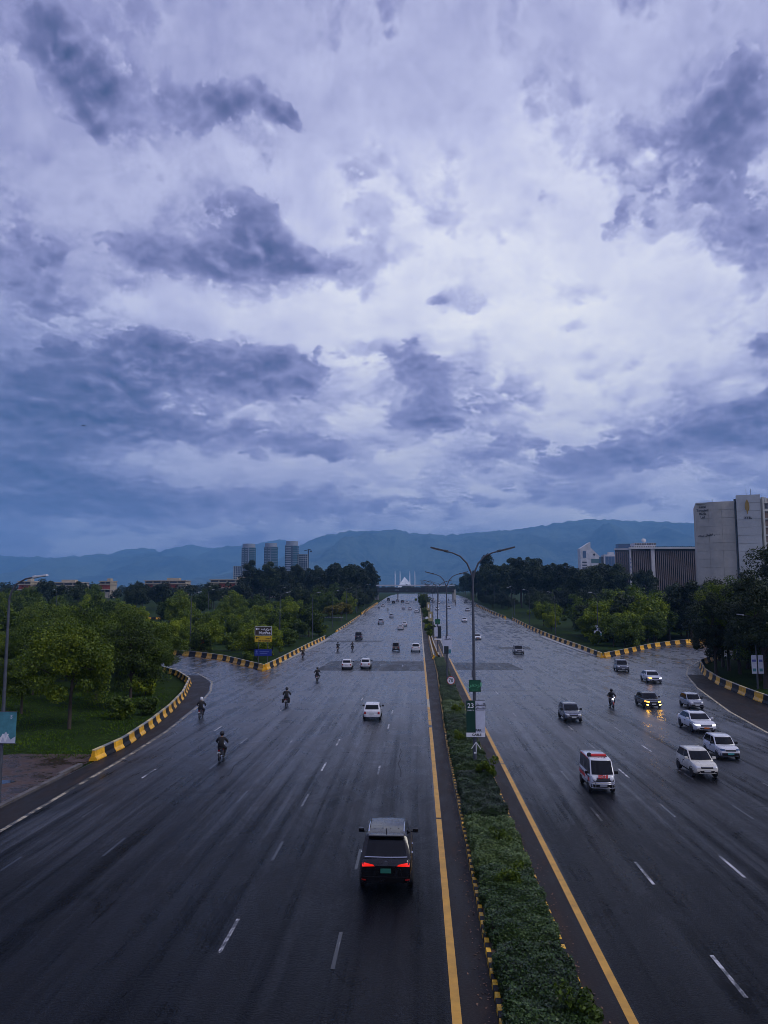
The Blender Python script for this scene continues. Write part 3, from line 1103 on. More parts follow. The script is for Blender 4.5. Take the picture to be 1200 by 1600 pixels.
def trunk_mesh(rng, h, r, cs, nlimb, lean=0.3, forks=1):
    mb = MB()
    top = Vector((rng.uniform(-lean, lean), rng.uniform(-lean, lean), h))
    stem = [Vector((0, 0, -0.25)), Vector((0.02, 0, 0.05)), Vector((top.x * .3 + rng.uniform(-.1, .1), top.y * .3, h * .35)), Vector((top.x * .7, top.y * .7 + rng.uniform(-.1, .1), h * .7)), top]
    mb.tube(stem, [r * 1.45, r * 1.05, r * .85, r * .68, r * .3], 8)
    for k in range(nlimb):
        c = Vector(cs[rng.integers(len(cs))])
        t = rng.uniform(0.35, 0.95)
        s = Vector((top.x * t, top.y * t, h * t))
        m = s.lerp(c, 0.5) + Vector((rng.uniform(-.3, .3), rng.uniform(-.3, .3), -0.08 * (c - s).length))
        mb.tube([s, m, c], [r * .42, r * .26, r * .07], 5)
    me = mb.mesh('trunk', smooth=50, recalc=False)
    me.materials.append(M['bark'])
    return me


PROTO = {}


def make_tree(key, seed, h, rad, zc, clumps, leaves, size, clump_r, mat, trunk_r, limbs, flat=0.8, low=-0.6, hollow=0.45):
    rng = np.random.default_rng(seed)
    cm, cs = crown_mesh('crown', rng, (0, 0, zc), rad, clumps, leaves, size, clump_r, M[mat], flat, low, hollow)
    tm = trunk_mesh(rng, zc + rad[2] * 0.35, trunk_r, cs, limbs)
    PROTO[key] = (cm, tm, h)


# near trees with many fine leaves, middle ones, tall dark ones, bushes
for i in range(3):
    make_tree(f'near{i}', 20 + i, 9.5, (3.6, 3.4, 3.5), 5.7, 70, 32000, 0.125, 1.0, ('leaf_mid', 'leaf_light', 'leaf_mid')[i], 0.17, 16, low=-0.85, hollow=0.35)
for i in range(2):
    make_tree(f'neardark{i}', 40 + i, 14, (4.4, 4.2, 5.6), 8.2, 90, 32000, 0.16, 1.2, ('leaf_dark', 'leaf_mid')[i], 0.28, 20, low=-0.9)
for i in range(3):
    make_tree(f'mid{i}', 60 + i, 8.5, (3.8, 3.7, 3.6), 4.4, 46, 10500, 0.25, 1.15, 'leaf_light', 0.18, 8, low=-0.8)
for i in range(3):
    make_tree(f'midgreen{i}', 70 + i, 9.5, (4.3, 4.1, 4.4), 4.9, 52, 10500, 0.26, 1.25, 'leaf_mid', 0.2, 8, low=-0.8)
for i in range(3):
    make_tree(f'tall{i}', 80 + i, 22, (5.2, 5.0, 8.4), 13.4, 60, 9000, 0.45, 1.8, 'leaf_dark', 0.34, 10, low=-0.95)
for i in range(2):
    make_tree(f'dark{i}', 90 + i, 11, (5.0, 4.8, 4.2), 6.4, 44, 7500, 0.36, 1.4, 'leaf_dark', 0.25, 8, low=-0.85)
make_tree('yellow0', 97, 6, (3.0, 2.8, 2.2), 3.6, 26, 3600, 0.34, 1.0, 'leaf_yellow', 0.14, 8)
for i in range(2):
    make_tree(f'bush{i}', 100 + i, 2.6, (1.7, 1.6, 1.1), 1.2, 18, 2600, 0.22, 0.62, 'leaf_mid' if i else 'leaf_light', 0.06, 6, low=-0.95, hollow=0.3)
make_tree('shrub0', 110, 1.3, (0.75, 0.72, 0.55), 0.75, 14, 2400, 0.085, 0.26, 'leaf_mid', 0.03, 6, low=-0.95, hollow=0.2)
make_tree('sapling0', 111, 3.6, (1.5, 1.4, 1.3), 2.3, 18, 2400, 0.2, 0.55, 'leaf_light', 0.06, 6)

trnd = random.Random(5)
TREES = []


def tree(key, x, y, s, label, group=None, name='broadleaf_tree', cat='tree', dz=-0.1, sz=None):
    cm, tm, h = PROTO[key]
    o = empty(name, (x, y, gzf(y) + dz), trnd.uniform(0, 6.28))
    k = s * trnd.uniform(0.94, 1.06)
    o.scale = (k, k, sz if sz else k * trnd.uniform(0.92, 1.1))
    mesh_obj('trunk', tm, [], o)
    mesh_obj('crown', cm, [], o)
    tag(o, label, cat, group)
    TREES.append((x, y))
    return o


def slip_l_out(y):   # outer side of the left slip road
    return interp(y, [(-21.6, 40), (-21.5, 56.8), (-25.6, 84.2), (-29.0, 98), (-38.5, 115.5), (-46, 125), (-55, 133), (-66, 140), (-85, 148), (-120, 156)])


def on_road(x, y, m=3.0):
    if -25 - m < x < 35 + m and y > 115: return True
    if -21 - m < x < 36 + m and y <= 115: return True
    # left slip road
    if x < -20:
        lo = interp(-x, [(40, 20), (57, 21.5), (84, 25.6), (98, 29), (115, 38.5), (125, 46), (133, 55), (140, 66), (148, 85), (156, 120), (165, 180)])
        hi = interp(-x, [(115, 22), (124, 28), (133.5, 33.7), (140.6, 39.8), (151, 52), (163, 75), (176, 130), (182, 180)])
        if lo - m < y < hi + m: return True
    else:
        lo = interp(x, [(80, 35), (99, 37.3), (111, 39.9), (127, 44.7), (142, 53), (152, 62), (162, 73), (171, 86), (181, 104), (196, 140)])
        hi = interp(x, [(142, 33), (152, 39.4), (170.5, 50.4), (183.5, 61), (199, 80), (220, 120), (230, 150)])
        if lo - m < y < hi + m: return True
    return False


def scatter(n, x0, x1, y0, y1, keys, s0, s1, gap, label, group, test=None, name='broadleaf_tree', m=3.0, cat='tree'):
    got, tries = 0, 0
    while got < n and tries < n * 60:
        tries += 1
        x, y = trnd.uniform(x0, x1), trnd.uniform(y0, y1)
        if on_road(x, y, m) or (test and not test(x, y)):
            continue
        if any((x - a) ** 2 + (y - b) ** 2 < gap * gap for a, b in TREES):
            continue
        tree(trnd.choice(keys), x, y, trnd.uniform(s0, s1), label, group, name, cat)
        got += 1


# single trees one can point to
tree('near0', -29.2, 64.5, 0.94, 'leaning tree standing alone on the lawn behind the curved kerb wall')
tree('near1', -28.6, 76.5, 0.88, 'thin light tree next to the kerb wall, right of the lone lawn tree')
tree('near2', -33.5, 80.0, 0.95, 'light green tree between the lone lawn tree and the kerb wall')
tree('near1', -37.5, 72.5, 0.72, 'light green tree just left of the lone lawn tree')
tree('bush1', -27.0, 70.0, 0.8, 'low dark bush at the foot of the kerb wall beside the lawn', name='bush', cat='bush')
tree('bush1', -25.5, 72.5, 0.7, 'small dark bush touching the middle of the curved kerb wall', name='bush', cat='bush')
tree('near1', -32.5, 52.5, 0.55, 'pale twiggy tree at the left picture edge by the lamp post')
tree('yellow0', -28.5, 284, 1.2, 'yellow autumn bush beside the left road edge', name='bush', cat='bush')
tree('yellow0', -33.5, 296, 1.0, 'smaller yellow bush behind the yellow autumn bush', name='bush', cat='bush')
tree('mid0', -29.6, 208, 1.05, 'rounded light green tree at the end of the yellow and black wall')
tree('mid1', -33.0, 186, 0.95, 'light green tree left of the rounded tree above the barrier end')
tree('mid1', 41.0, 258, 0.95, 'round light green tree standing apart on the right verge')
tree('neardark0', 52.6, 112, 1.26, 'tall dark tree covering part of the grey tower at the right edge')
tree('neardark1', 46.5, 119.5, 0.85, 'dark tree overhanging the bend of the right slip road')
tree('neardark1', 43.8, 101, 0.80, 'dark bushy tree behind the twin white pole banners at the right edge')
tree('sapling0', 41.0, 86, 0.9, 'small yellowish tree behind the wall at the right edge')
tree('bush0', 40.5, 180, 1.2, 'low bush behind the white pole banners on the right verge', name='bush', cat='bush')

tree('near0', -31.8, 90.5, 0.86, 'tree leaning over the far end of the curved kerb wall')
tree('near2', -36.0, 98.5, 0.84, 'tree hiding the end of the curved kerb wall at the slip road bend')
tree('near0', -34.8, 103.5, 0.72, 'small tree tight against the slip road bend')
tree('near1', -40.5, 106.5, 0.80, 'last light tree along the inside of the slip road bend')
tree('bush0', -30.6, 86.5, 1.0, 'leafy bush behind the far part of the curved kerb wall', name='bush', cat='bush')
tree('bush0', -34.2, 95.5, 1.1, 'leafy bush at the slip road bend under the leaning tree', name='bush', cat='bush')
# thickets
lawn = lambda x, y: not (y < 84 and x > -62)
scatter(30, -95, -33, 84, 122, ['near0', 'near1', 'near2'], 0.72, 0.98, 4.4, 'light green tree in the thicket left of the slip road', 'thicket left of the slip road', lawn, m=2.5)
scatter(16, -95, -38, 88, 130, ['midgreen0', 'midgreen1', 'midgreen2'], 0.72, 0.95, 4.2, 'darker green tree in the thicket left of the slip road', 'darker trees in the left thicket', lawn, m=2.5)
scatter(16, -80, -36, 74, 100, ['bush0', 'bush1'], 0.8, 1.5, 2.6, 'bush under the thicket edge along the lawn', 'bushes along the lawn edge', lambda x, y: y > 82 or x < -44, 'bush', 2.0, 'bush')
scatter(22, -62, -27, 128, 200, ['mid0', 'mid1', 'mid2'], 0.55, 0.9, 4.0, 'leafy tree inside the wedge behind the yellow road sign', 'trees in the wedge behind the road sign', lambda x, y: x < -27.5 and y > 130 + (-27 - x) * 0.9, m=1.5)
scatter(18, -60, -26.5, 124, 215, ['bush0', 'bush1'], 0.7, 1.4, 2.6, 'bush behind the gore wall near the yellow road sign', 'bushes behind the gore wall', None, 'bush', 1.5, 'bush')
scatter(26, -150, -34, 190, 300, ['mid0', 'mid1', 'mid2', 'midgreen0', 'midgreen1'], 0.75, 1.1, 6.0, 'tree on the open grass beyond the left slip road', 'trees on the grass beyond the slip road')
scatter(34, -230, -60, 165, 330, ['midgreen0', 'midgreen1', 'midgreen2', 'mid0'], 0.8, 1.15, 5.5, 'green tree of the wooded left side', 'trees of the wooded left side')
scatter(46, -330, -34, 300, 440, ['dark0', 'dark1', 'midgreen1'], 0.85, 1.25, 6.5, 'dark tree in the belt before the red buildings', 'dark tree belt before the red buildings')
scatter(4, -370, -260, 500, 560, ['tall0', 'tall1'], 0.75, 0.9, 12, 'tall dark tree rising over the far left tree belt', 'tall trees over the left belt', name='tall_tree')
scatter(46, -98, -31, 410, 640, ['tall0', 'tall1', 'tall2'], 0.82, 1.12, 5.5, 'tall dark tree of the grove left of the footbridge', 'tall dark grove left of the footbridge', name='tall_tree')
scatter(16, -52, -28, 320, 410, ['dark0', 'dark1', 'midgreen0'], 0.8, 1.1, 5.0, 'dark roadside tree before the left grove', 'roadside trees before the left grove')
scatter(22, 38, 74, 395, 500, ['tall0', 'tall1', 'tall2'], 0.95, 1.22, 5.0, 'tall dark tree of the clump right of the double lamps', 'tall dark clump on the right', name='tall_tree')
scatter(18, 36, 60, 500, 760, ['tall0', 'tall1', 'tall2'], 0.7, 0.95, 5.5, 'dark tree of the row running on behind the right clump', 'dark row behind the right clump', name='tall_tree')
scatter(24, 39, 90, 165, 255, ['mid0', 'mid1', 'mid2', 'midgreen0'], 0.85, 1.25, 4.8, 'light green tree behind the long right wall', 'light trees behind the long right wall', lambda x, y: y < 246 or x > 52, m=4.0)
scatter(9, 38.6, 54, 158, 240, ['mid0', 'mid1', 'mid2'], 0.7, 0.95, 3.4, 'bright green tree close behind the long right wall', 'bright trees close behind the right wall', m=3.2)
scatter(16, 70, 140, 192, 260, ['midgreen1', 'midgreen2', 'mid1'], 1.0, 1.4, 5.0, 'green tree between the right slip road and the ribbed building', 'trees before the ribbed building')
scatter(14, 44, 85, 168, 215, ['dark0', 'dark1', 'midgreen0'], 0.85, 1.2, 4.6, 'darker tree among the light ones behind the right wall', 'darker trees behind the right wall', m=4.0)
scatter(26, 90, 250, 230, 330, ['midgreen0', 'midgreen1', 'mid0', 'dark0'], 0.9, 1.3, 6.0, 'tree in the belt at the foot of the right buildings', 'tree belt at the foot of the right buildings')
scatter(22, 60, 170, 330, 440, ['dark0', 'dark1', 'midgreen2'], 0.85, 1.2, 6.0, 'dark tree left of the ribbed building', 'dark trees left of the ribbed building', lambda x, y: x < 120 - (y - 330) * 0.1)
scatter(16, 40, 64, 88, 140, ['neardark0', 'neardark1'], 0.72, 1.0, 3.6, 'dark tree in the mass behind the right edge wall', 'dark trees behind the right edge wall', lambda x, y: x < .50 * y, m=2.4)
scatter(16, 38, 60, 80, 135, ['bush1', 'midgreen1'], 0.7, 1.0, 2.8, 'low growth filling the foot of the dark right trees', 'low growth at the right edge', None, 'bush', 2.2, 'bush')

scatter(20, 36.5, 50, 375, 470, ['dark0', 'dark1'], 0.45, 0.7, 2.8, 'low dark growth at the foot of the tall right clump', 'low growth below the right clump', None, 'bush', 1.6, 'bush')
scatter(26, -48, -27, 395, 560, ['dark0', 'dark1'], 0.45, 0.75, 2.8, 'low dark growth at the foot of the left grove', 'low growth below the left grove', None, 'bush', 1.8, 'bush')
scatter(15, 62, 104, 350, 412, ['tall0', 'tall1', 'tall2'], 0.92, 1.06, 4.6, 'taller dark tree before the white peaked building', 'taller dark trees before the peaked building', name='tall_tree')
scatter(12, 46, 80, 300, 380, ['dark0', 'dark1', 'midgreen0'], 0.8, 1.05, 4.5, 'dark tree between the round verge tree and the tall clump', 'dark trees by the round verge tree')
# distant woods that read as one mass
def woods(seed, spots, size):
    rng = np.random.default_rng(seed)
    Vs, Fs, b = [], [], 0
    for (x, y, h, r) in spots:
        n = 420
        d = rng.normal(size=(n, 3)); d /= np.linalg.norm(d, axis=1, keepdims=True)
        cl = rng.normal(size=(9, 3)) * np.array([r, r, h * .22]) * .55
        C = cl[rng.integers(9, size=n)] + d * r * .55 * rng.uniform(.4, 1, (n, 1)) + np.array([x, y, gzf(y) + h * .58])
        N = d + rng.normal(size=(n, 3)) * .5 + np.array([0, 0, .3]); N /= np.linalg.norm(N, axis=1, keepdims=True)
        V, F = leaf_quads(rng, C, N, size)
        Vs.append(V); Fs.append(F + b); b += len(V)
    return np.concatenate(Vs), np.concatenate(Fs)


wr_ = random.Random(77)
sp1 = []
while len(sp1) < 150:
    x, y = wr_.uniform(-460, -40), wr_.uniform(430, 700)
    if y < 556 + 8 and y > 520 and -300 < x < -100: continue
    sp1.append((x, y, wr_.uniform(9, 13.5), wr_.uniform(3.5, 5.5)))
V, F = woods(5, sp1, 0.75)
tag(numpy_mesh('distant_woods', V, F, M['leaf_dark']), 'dark woods around the low red buildings', 'woods', kind='stuff')
sp2 = []
while len(sp2) < 420:
    x, y = wr_.uniform(-900, 700), wr_.uniform(750, 2600)
    if -34 < x < 42 and y < 1000: continue
    sp2.append((x, y, wr_.uniform(9, 15), wr_.uniform(5, 8)))
V, F = woods(6, sp2, 1.5)
tag(numpy_mesh('distant_woods', V, F, M['leaf_dark']), 'far dark woods in front of the hills', 'woods', kind='stuff')

# clipped hedges on the median
def hedge_mesh(seed, w=2.15, l=5.0, h=0.72, n=26000, size=0.060):
    rng = np.random.default_rng(seed)
    # points on the top and the four sides of a rounded block
    ar = np.array([w * l, l * h, l * h, w * h, w * h], float)
    f = rng.choice(5, n, p=ar / ar.sum())
    a, b = rng.uniform(-.5, .5, n), rng.uniform(-.5, .5, n)
    C = np.zeros((n, 3)); N = np.zeros((n, 3))
    for k, (fx, fn) in enumerate(((lambda a, b: (a * w, b * l, a * 0 + h), (0, 0, 1)), (lambda a, b: (a * 0 - w / 2, b * l, (a + .5) * h), (-1, 0, .2)), (lambda a, b: (a * 0 + w / 2, b * l, (a + .5) * h), (1, 0, .2)),
                                  (lambda a, b: (a * w, a * 0 - l / 2, (b + .5) * h), (0, -1, .2)), (lambda a, b: (a * w, a * 0 + l / 2, (b + .5) * h), (0, 1, .2)))):
        q = f == k
        C[q] = np.stack(fx(a[q], b[q]), -1); N[q] = fn
    ph = rng.uniform(0, 6, 12)
    lump = 0.09 * np.sin(C[:, 0] * 2.3 + ph[0]) * np.sin(C[:, 1] * 1.7 + ph[1]) + 0.07 * np.sin(C[:, 0] * 5 + C[:, 1] * 4 + ph[2]) + 0.05 * np.sin(C[:, 1] * 7 - C[:, 0] * 3 + ph[3]) + 0.05 * np.sin(C[:, 0] * 9 + ph[4]) * np.sin(C[:, 1] * 10 + ph[5])
    # round the shoulders
    ex = np.clip((np.abs(C[:, 0]) - (w / 2 - .28)) / .28, 0, 1); ey = np.clip((np.abs(C[:, 1]) - (l / 2 - .28)) / .28, 0, 1)
    C[:, 2] -= 0.16 * np.maximum(ex, ey) ** 2 * (C[:, 2] / h)
    C[:, 2] += lump * (C[:, 2] / h)
    side = np.sin(C[:, 1] * 2.9 + ph[6]) * 0.07 + np.sin(C[:, 1] * 6.1 + ph[7]) * 0.05
    C[:, 0] += np.sign(C[:, 0]) * side * np.clip(np.abs(C[:, 0]) / (w / 2), 0, 1) ** 3
    C += rng.normal(size=(n, 3)) * np.array([0.035, 0.035, 0.05])
    C[:, 2] = np.maximum(C[:, 2], 0.02)
    N = N + rng.normal(size=(n, 3)) * 0.6
    N /= np.linalg.norm(N, axis=1, keepdims=True)
    V, F = leaf_quads(rng, C, N, size, 1.5)
    # twig core so that the hedge is not see-through
    k = 0.80
    cv = np.array([(sx * w / 2 * k, sy * l / 2 * .93, z) for z in (0, h * .62) for sx, sy in ((-1, -1), (1, -1), (1, 1), (-1, 1))])
    cf = np.array([(4, 5, 6, 7), (0, 1, 5, 4), (1, 2, 6, 5), (2, 3, 7, 6), (3, 0, 4, 7)]) + len(V)
    me = numpy_mesh('hedge', np.concatenate([V, cv]), np.concatenate([F, cf]), None)
    me.materials.append(M['leaf_hedge'])
    return me


hm = [hedge_mesh(1), hedge_mesh(2), hedge_mesh(3)]
HEDGES = [(18.2, 24.4, .92, 'clipped hedge block filling the bottom of the median'),
          (24.9, 31.0, .86, 'second clipped hedge block up from the picture bottom'),
          (31.4, 37.6, .95, 'third hedge block, beside the two bright kerb pieces'),
          (38.4, 47.6, .88, 'hedge block below the foot of the big double lamp post'),
          (48.3, 54.0, .95, 'hedge block around the big double lamp post'),
          (54.4, 61.0, .85, 'hedge block behind the white arrow sign on the median'),
          (61.5, 69.5, .9, 'hedge block behind the tall pole banner'),
          (70.0, 79.0, .85, 'hedge block under the green square sign'),
          (79.8, 90.5, .9, 'hedge block beside the round speed limit sign'),
          (91.2, 103.0, .85, 'hedge block just beyond the round speed limit sign'),
          (103.8, 118.0, .9, 'hedge block under the second pole banner'),
          (118.8, 136.5, .85, 'last hedge block before the yellow guard wall')]
for i, (a, b, hh, lb) in enumerate(HEDGES):
    x0 = kerb_x((a + b) / 2) + 0.22
    o = mesh_obj('clipped_hedge', hm[i % 3], [], None, ((x0 + 4.24) / 2, (a + b) / 2, 0.10), (0, 0, PI * (i % 2)))
    o.scale = ((4.24 - x0) / 2.15, (b - a) / 5.0, hh * 0.78)
    tag(o, lb, 'hedge', 'clipped hedges on the median')
for (x, y, s, lb, key) in ((4.0, 20.4, .85, 'yellow-green shrub poking out of the hedge at the picture bottom', 'shrub0'),
                           (3.2, 29.4, .8, 'dark shrub growing out of the second hedge block', 'shrub0'), (3.5, 34.0, .75, 'dark shrub in the third hedge block', 'shrub0'),
                           (3.9, 46.8, .9, 'bushy shrub right of the big lamp post foot', 'shrub0'), (2.9, 57.5, .8, 'small shrub below the white arrow sign', 'shrub0'),
                           (3.4, 72.0, .9, 'shrub under the green square sign', 'shrub0')):
    tree(key, x, y, s, lb, 'shrubs in the median hedge', 'shrub', 'shrub', 0.05)
for k, (y, s, key) in enumerate(((206, 1.3, 'bush0'), (216, 1.5, 'bush1'), (228, 1.4, 'bush0'), (246, 1.3, 'bush1'), (262, 1.4, 'bush0'), (281, 1.3, 'bush1'), (300, 1.5, 'bush0'), (322, 1.5, 'bush1'), (345, 1.5, 'bush0'))):
    o = tree(key, 3.1, y, s * 0.62, 'bush in the row on the far median beyond the guard wall', 'bush row on the far median', 'bush', 'bush', 0.1)
tree('midgreen0', 3.2, 372, 0.62, 'dark tree on the far median before the bright one')
tree('mid1', 2.2, 405, 0.85, 'bright green round tree on the far median below the footbridge')
tree('mid0', 3.0, 440, 0.7, 'second bright green tree on the far median')

# grass on the lawn
rng = np.random.default_rng(8)
n = 60000
gx = rng.uniform(-75, -21.5, n); gy = 48 + (rng.uniform(0, 1, n) ** 1.3) * 46
keep = np.array([not on_road(x, y, 0.5) and not (x > -34 and y < 52.5) for x, y in zip(gx, gy)])
gx, gy = gx[keep], gy[keep]
n = len(gx)
hh = rng.uniform(0.06, 0.20, n) * (0.7 + 0.6 * np.sin(gx * .7) * np.sin(gy * .5))
hh = np.maximum(hh, 0.05)
ang = rng.uniform(0, PI, n); w = rng.uniform(0.03, 0.08, n)
dx, dy = np.cos(ang) * w, np.sin(ang) * w
lx, ly = rng.normal(size=n) * 0.06, rng.normal(size=n) * 0.06
z0 = np.full(n, -0.1)
V = np.stack([np.stack([gx - dx, gy - dy, z0], -1), np.stack([gx + dx, gy + dy, z0], -1), np.stack([gx + lx, gy + ly, z0 + hh], -1)], 1).reshape(-1, 3)
tag(numpy_mesh('lawn_grass', V, np.arange(n * 3).reshape(-1, 3), M['grass_blade']), 'short wet grass of the lawn behind the curved kerb wall', 'grass', kind='stuff')
# leaf litter washed along the kerbs
nl = 900
lx = np.where(rng.uniform(size=nl) < .6, 1.9 - np.abs(rng.normal(size=nl)) * 0.22, 4.52 + np.abs(rng.normal(size=nl)) * 0.22)
ly = 18 + rng.uniform(0, 1, nl) ** 1.4 * 90
N_ = rng.normal(size=(nl, 3)) * 0.25 + np.array([0, 0, 1]); N_ /= np.linalg.norm(N_, axis=1, keepdims=True)
V, F = leaf_quads(rng, np.stack([lx, ly, np.full(nl, 0.025)], -1), N_, 0.05)
P('litter', (0.16, 0.085, 0.05), 0.6, var=0.5, vscale=8, obj=False)
tag(numpy_mesh('leaf_litter', V, F, M['litter']), 'fallen leaves scattered along the median kerbs', 'leaves', kind='stuff')


# ------------------------------------------------------------------ vehicles
def paint(name, col, rough=0.28, var=0.12, metal=0.0):
    return P(name, col, rough, metal=metal, var=var, vscale=1.5, coat=0.8)


paint('paint_car_white', (0.62, 0.63, 0.66)); paint('paint_car_cream', (0.60, 0.58, 0.50)); paint('paint_car_silver', (0.34, 0.36, 0.40), metal=0.3)
paint('paint_car_grey', (0.10, 0.11, 0.13), metal=0.3); P('paint_car_black', (0.003, 0.003, 0.004), 0.22, coat=0.35, spec=0.4, var=0.1); paint('paint_car_brown', (0.075, 0.062, 0.045))
paint('paint_car_navy', (0.015, 0.02, 0.035)); paint('paint_car_red', (0.25, 0.02, 0.015)); paint('paint_car_olive', (0.05, 0.055, 0.04))
P('car_glass', (0.005, 0.006, 0.008), 0.06, spec=0.30)
P('car_trim', (0.006, 0.006, 0.007), 0.6, spec=0.3)
P('chrome', (0.62, 0.63, 0.66), 0.16, metal=1.0)
P('rim', (0.30, 0.31, 0.33), 0.3, metal=0.8)
P('lamp_clear', (0.55, 0.57, 0.60), 0.12, spec=0.7)
P('lamp_red', (0.30, 0.012, 0.010), 0.15, spec=0.6)
P('lamp_red_lit', (0.45, 0.012, 0.008), 0.15, emit=(1.0, 0.02, 0.010), estr=0.7)
P('lamp_amber_lit', (0.8, 0.4, 0.05), 0.2, emit=(1.0, 0.42, 0.06), estr=5.0)
P('lamp_fog_lit', (0.8, 0.5, 0.1), 0.2, emit=(1.0, 0.50, 0.04), estr=55.0)
P('lamp_white_lit', (0.8, 0.8, 0.8), 0.2, emit=(0.92, 0.95, 1.0), estr=1.6)
P('lamp_blue', (0.03, 0.07, 0.16), 0.3)
P('plate_white', (0.50, 0.52, 0.52), 0.4); P('plate_green', (0.02, 0.14, 0.10), 0.4); P('plate_orange', (0.55, 0.12, 0.01), 0.4); P('plate_teal', (0.06, 0.30, 0.30), 0.4)
P('decal_red', (0.55, 0.02, 0.02), 0.4); P('decal_black', (0.015, 0.015, 0.018), 0.4)


def text_mesh(body, size, depth=0.004, bold=0.0, align='CENTER'):
    cu = bpy.data.curves.new('lettering', 'FONT')
    cu.body = body
    cu.size = size
    cu.extrude = depth
    cu.offset = bold
    cu.resolution_u = 3
    cu.align_x = align
    cu.align_y = 'CENTER'
    o = bpy.data.objects.new('lettering', cu)
    COL.objects.link(o)
    dg = bpy.context.evaluated_depsgraph_get()
    me = bpy.data.meshes.new_from_object(o.evaluated_get(dg))
    bpy.data.objects.remove(o)
    bpy.data.curves.remove(cu)
    me.name = 'lettering'
    return me


def project(bvh, side, corners, nu=6, nv=3, off=0.008, thick=0.012):
    """a thin shell that follows the body: corners are two coordinates in the plane the view 'side' looks at"""
    c = [Vector(p) for p in corners]
    grid = []
    for j in range(nv + 1):
        for i in range(nu + 1):
            u, v = i / nu, j / nv
            q = (c[0] * (1 - u) + c[1] * u) * (1 - v) + (c[3] * (1 - u) + c[2] * u) * v
            grid.append(q)
    return _cast(bvh, side, grid, [(j * (nu + 1) + i, j * (nu + 1) + i + 1, (j + 1) * (nu + 1) + i + 1, (j + 1) * (nu + 1) + i) for j in range(nv) for i in range(nu)], off, thick)


def project_disc(bvh, side, cy, cz, r, off, thick, a0=0.0, a1=2 * PI, seg=20):
    grid = [Vector((cy, cz))]
    Fc = []
    for k in range(seg + 1):
        a = a0 + (a1 - a0) * k / seg
        grid.append(Vector((cy + r * math.cos(a), cz + r * math.sin(a))))
    Fc = [(0, k + 1, k + 2) for k in range(seg)]
    return _cast(bvh, side, grid, Fc, off, thick)


def _cast(bvh, side, grid, Fc, off, thick):
    D = {'front': Vector((0, -1, 0)), 'rear': Vector((0, 1, 0)), 'right': Vector((-1, 0, 0)), 'left': Vector((1, 0, 0)), 'top': Vector((0, 0, -1))}[side]
    hits = []
    for q in grid:
        if side in ('front', 'rear'):
            o = Vector((q.x, 0, q.y)) - D * 10
        elif side in ('left', 'right'):
            o = Vector((0, q.x, q.y)) - D * 10
        else:
            o = Vector((q.x, q.y, 0)) - D * 10
        h = bvh.ray_cast(o, D)
        hits.append(h[0])
    mb = MB()
    V, idx = [], {}
    for i, h in enumerate(hits):
        if h is not None:
            idx[i] = len(V)
            V.append(h - D * off)
    nb = len(V)
    V += [v + D * thick for v in V]
    F2 = []
    edges = {}
    for f in Fc:
        if all(i in idx for i in f):
            g = [idx[i] for i in f]
            F2.append(tuple(g))
            for a, b in zip(g, g[1:] + g[:1]):
                edges[(a, b)] = edges.get((a, b), 0) + 1
    for (a, b) in edges:
        if (b, a) not in edges:
            F2.append((b, a, a + nb, b + nb))
    mb.add(V, F2)
    return mb


def bvh_of(mb):
    return BVHTree.FromPolygons([Vector(p) for p in mb.v], mb.f)


class Car:
    """prototype: a list of (name, mesh, material or None for the body paint, parent part index)"""
    def __init__(self):
        self.parts = []

    def add(self, name, mb, mat, smooth=35, bevel=0.0, parent=None, mesh=None, loc=None, rot=None):
        me = mesh or mb.mesh(name, smooth, bevel)
        if len(me.materials) == 0:
            me.materials.append(M[mat] if mat else M['paint_car_white'])
        self.parts.append((name, me, mat, parent, loc, rot))
        return len(self.parts) - 1


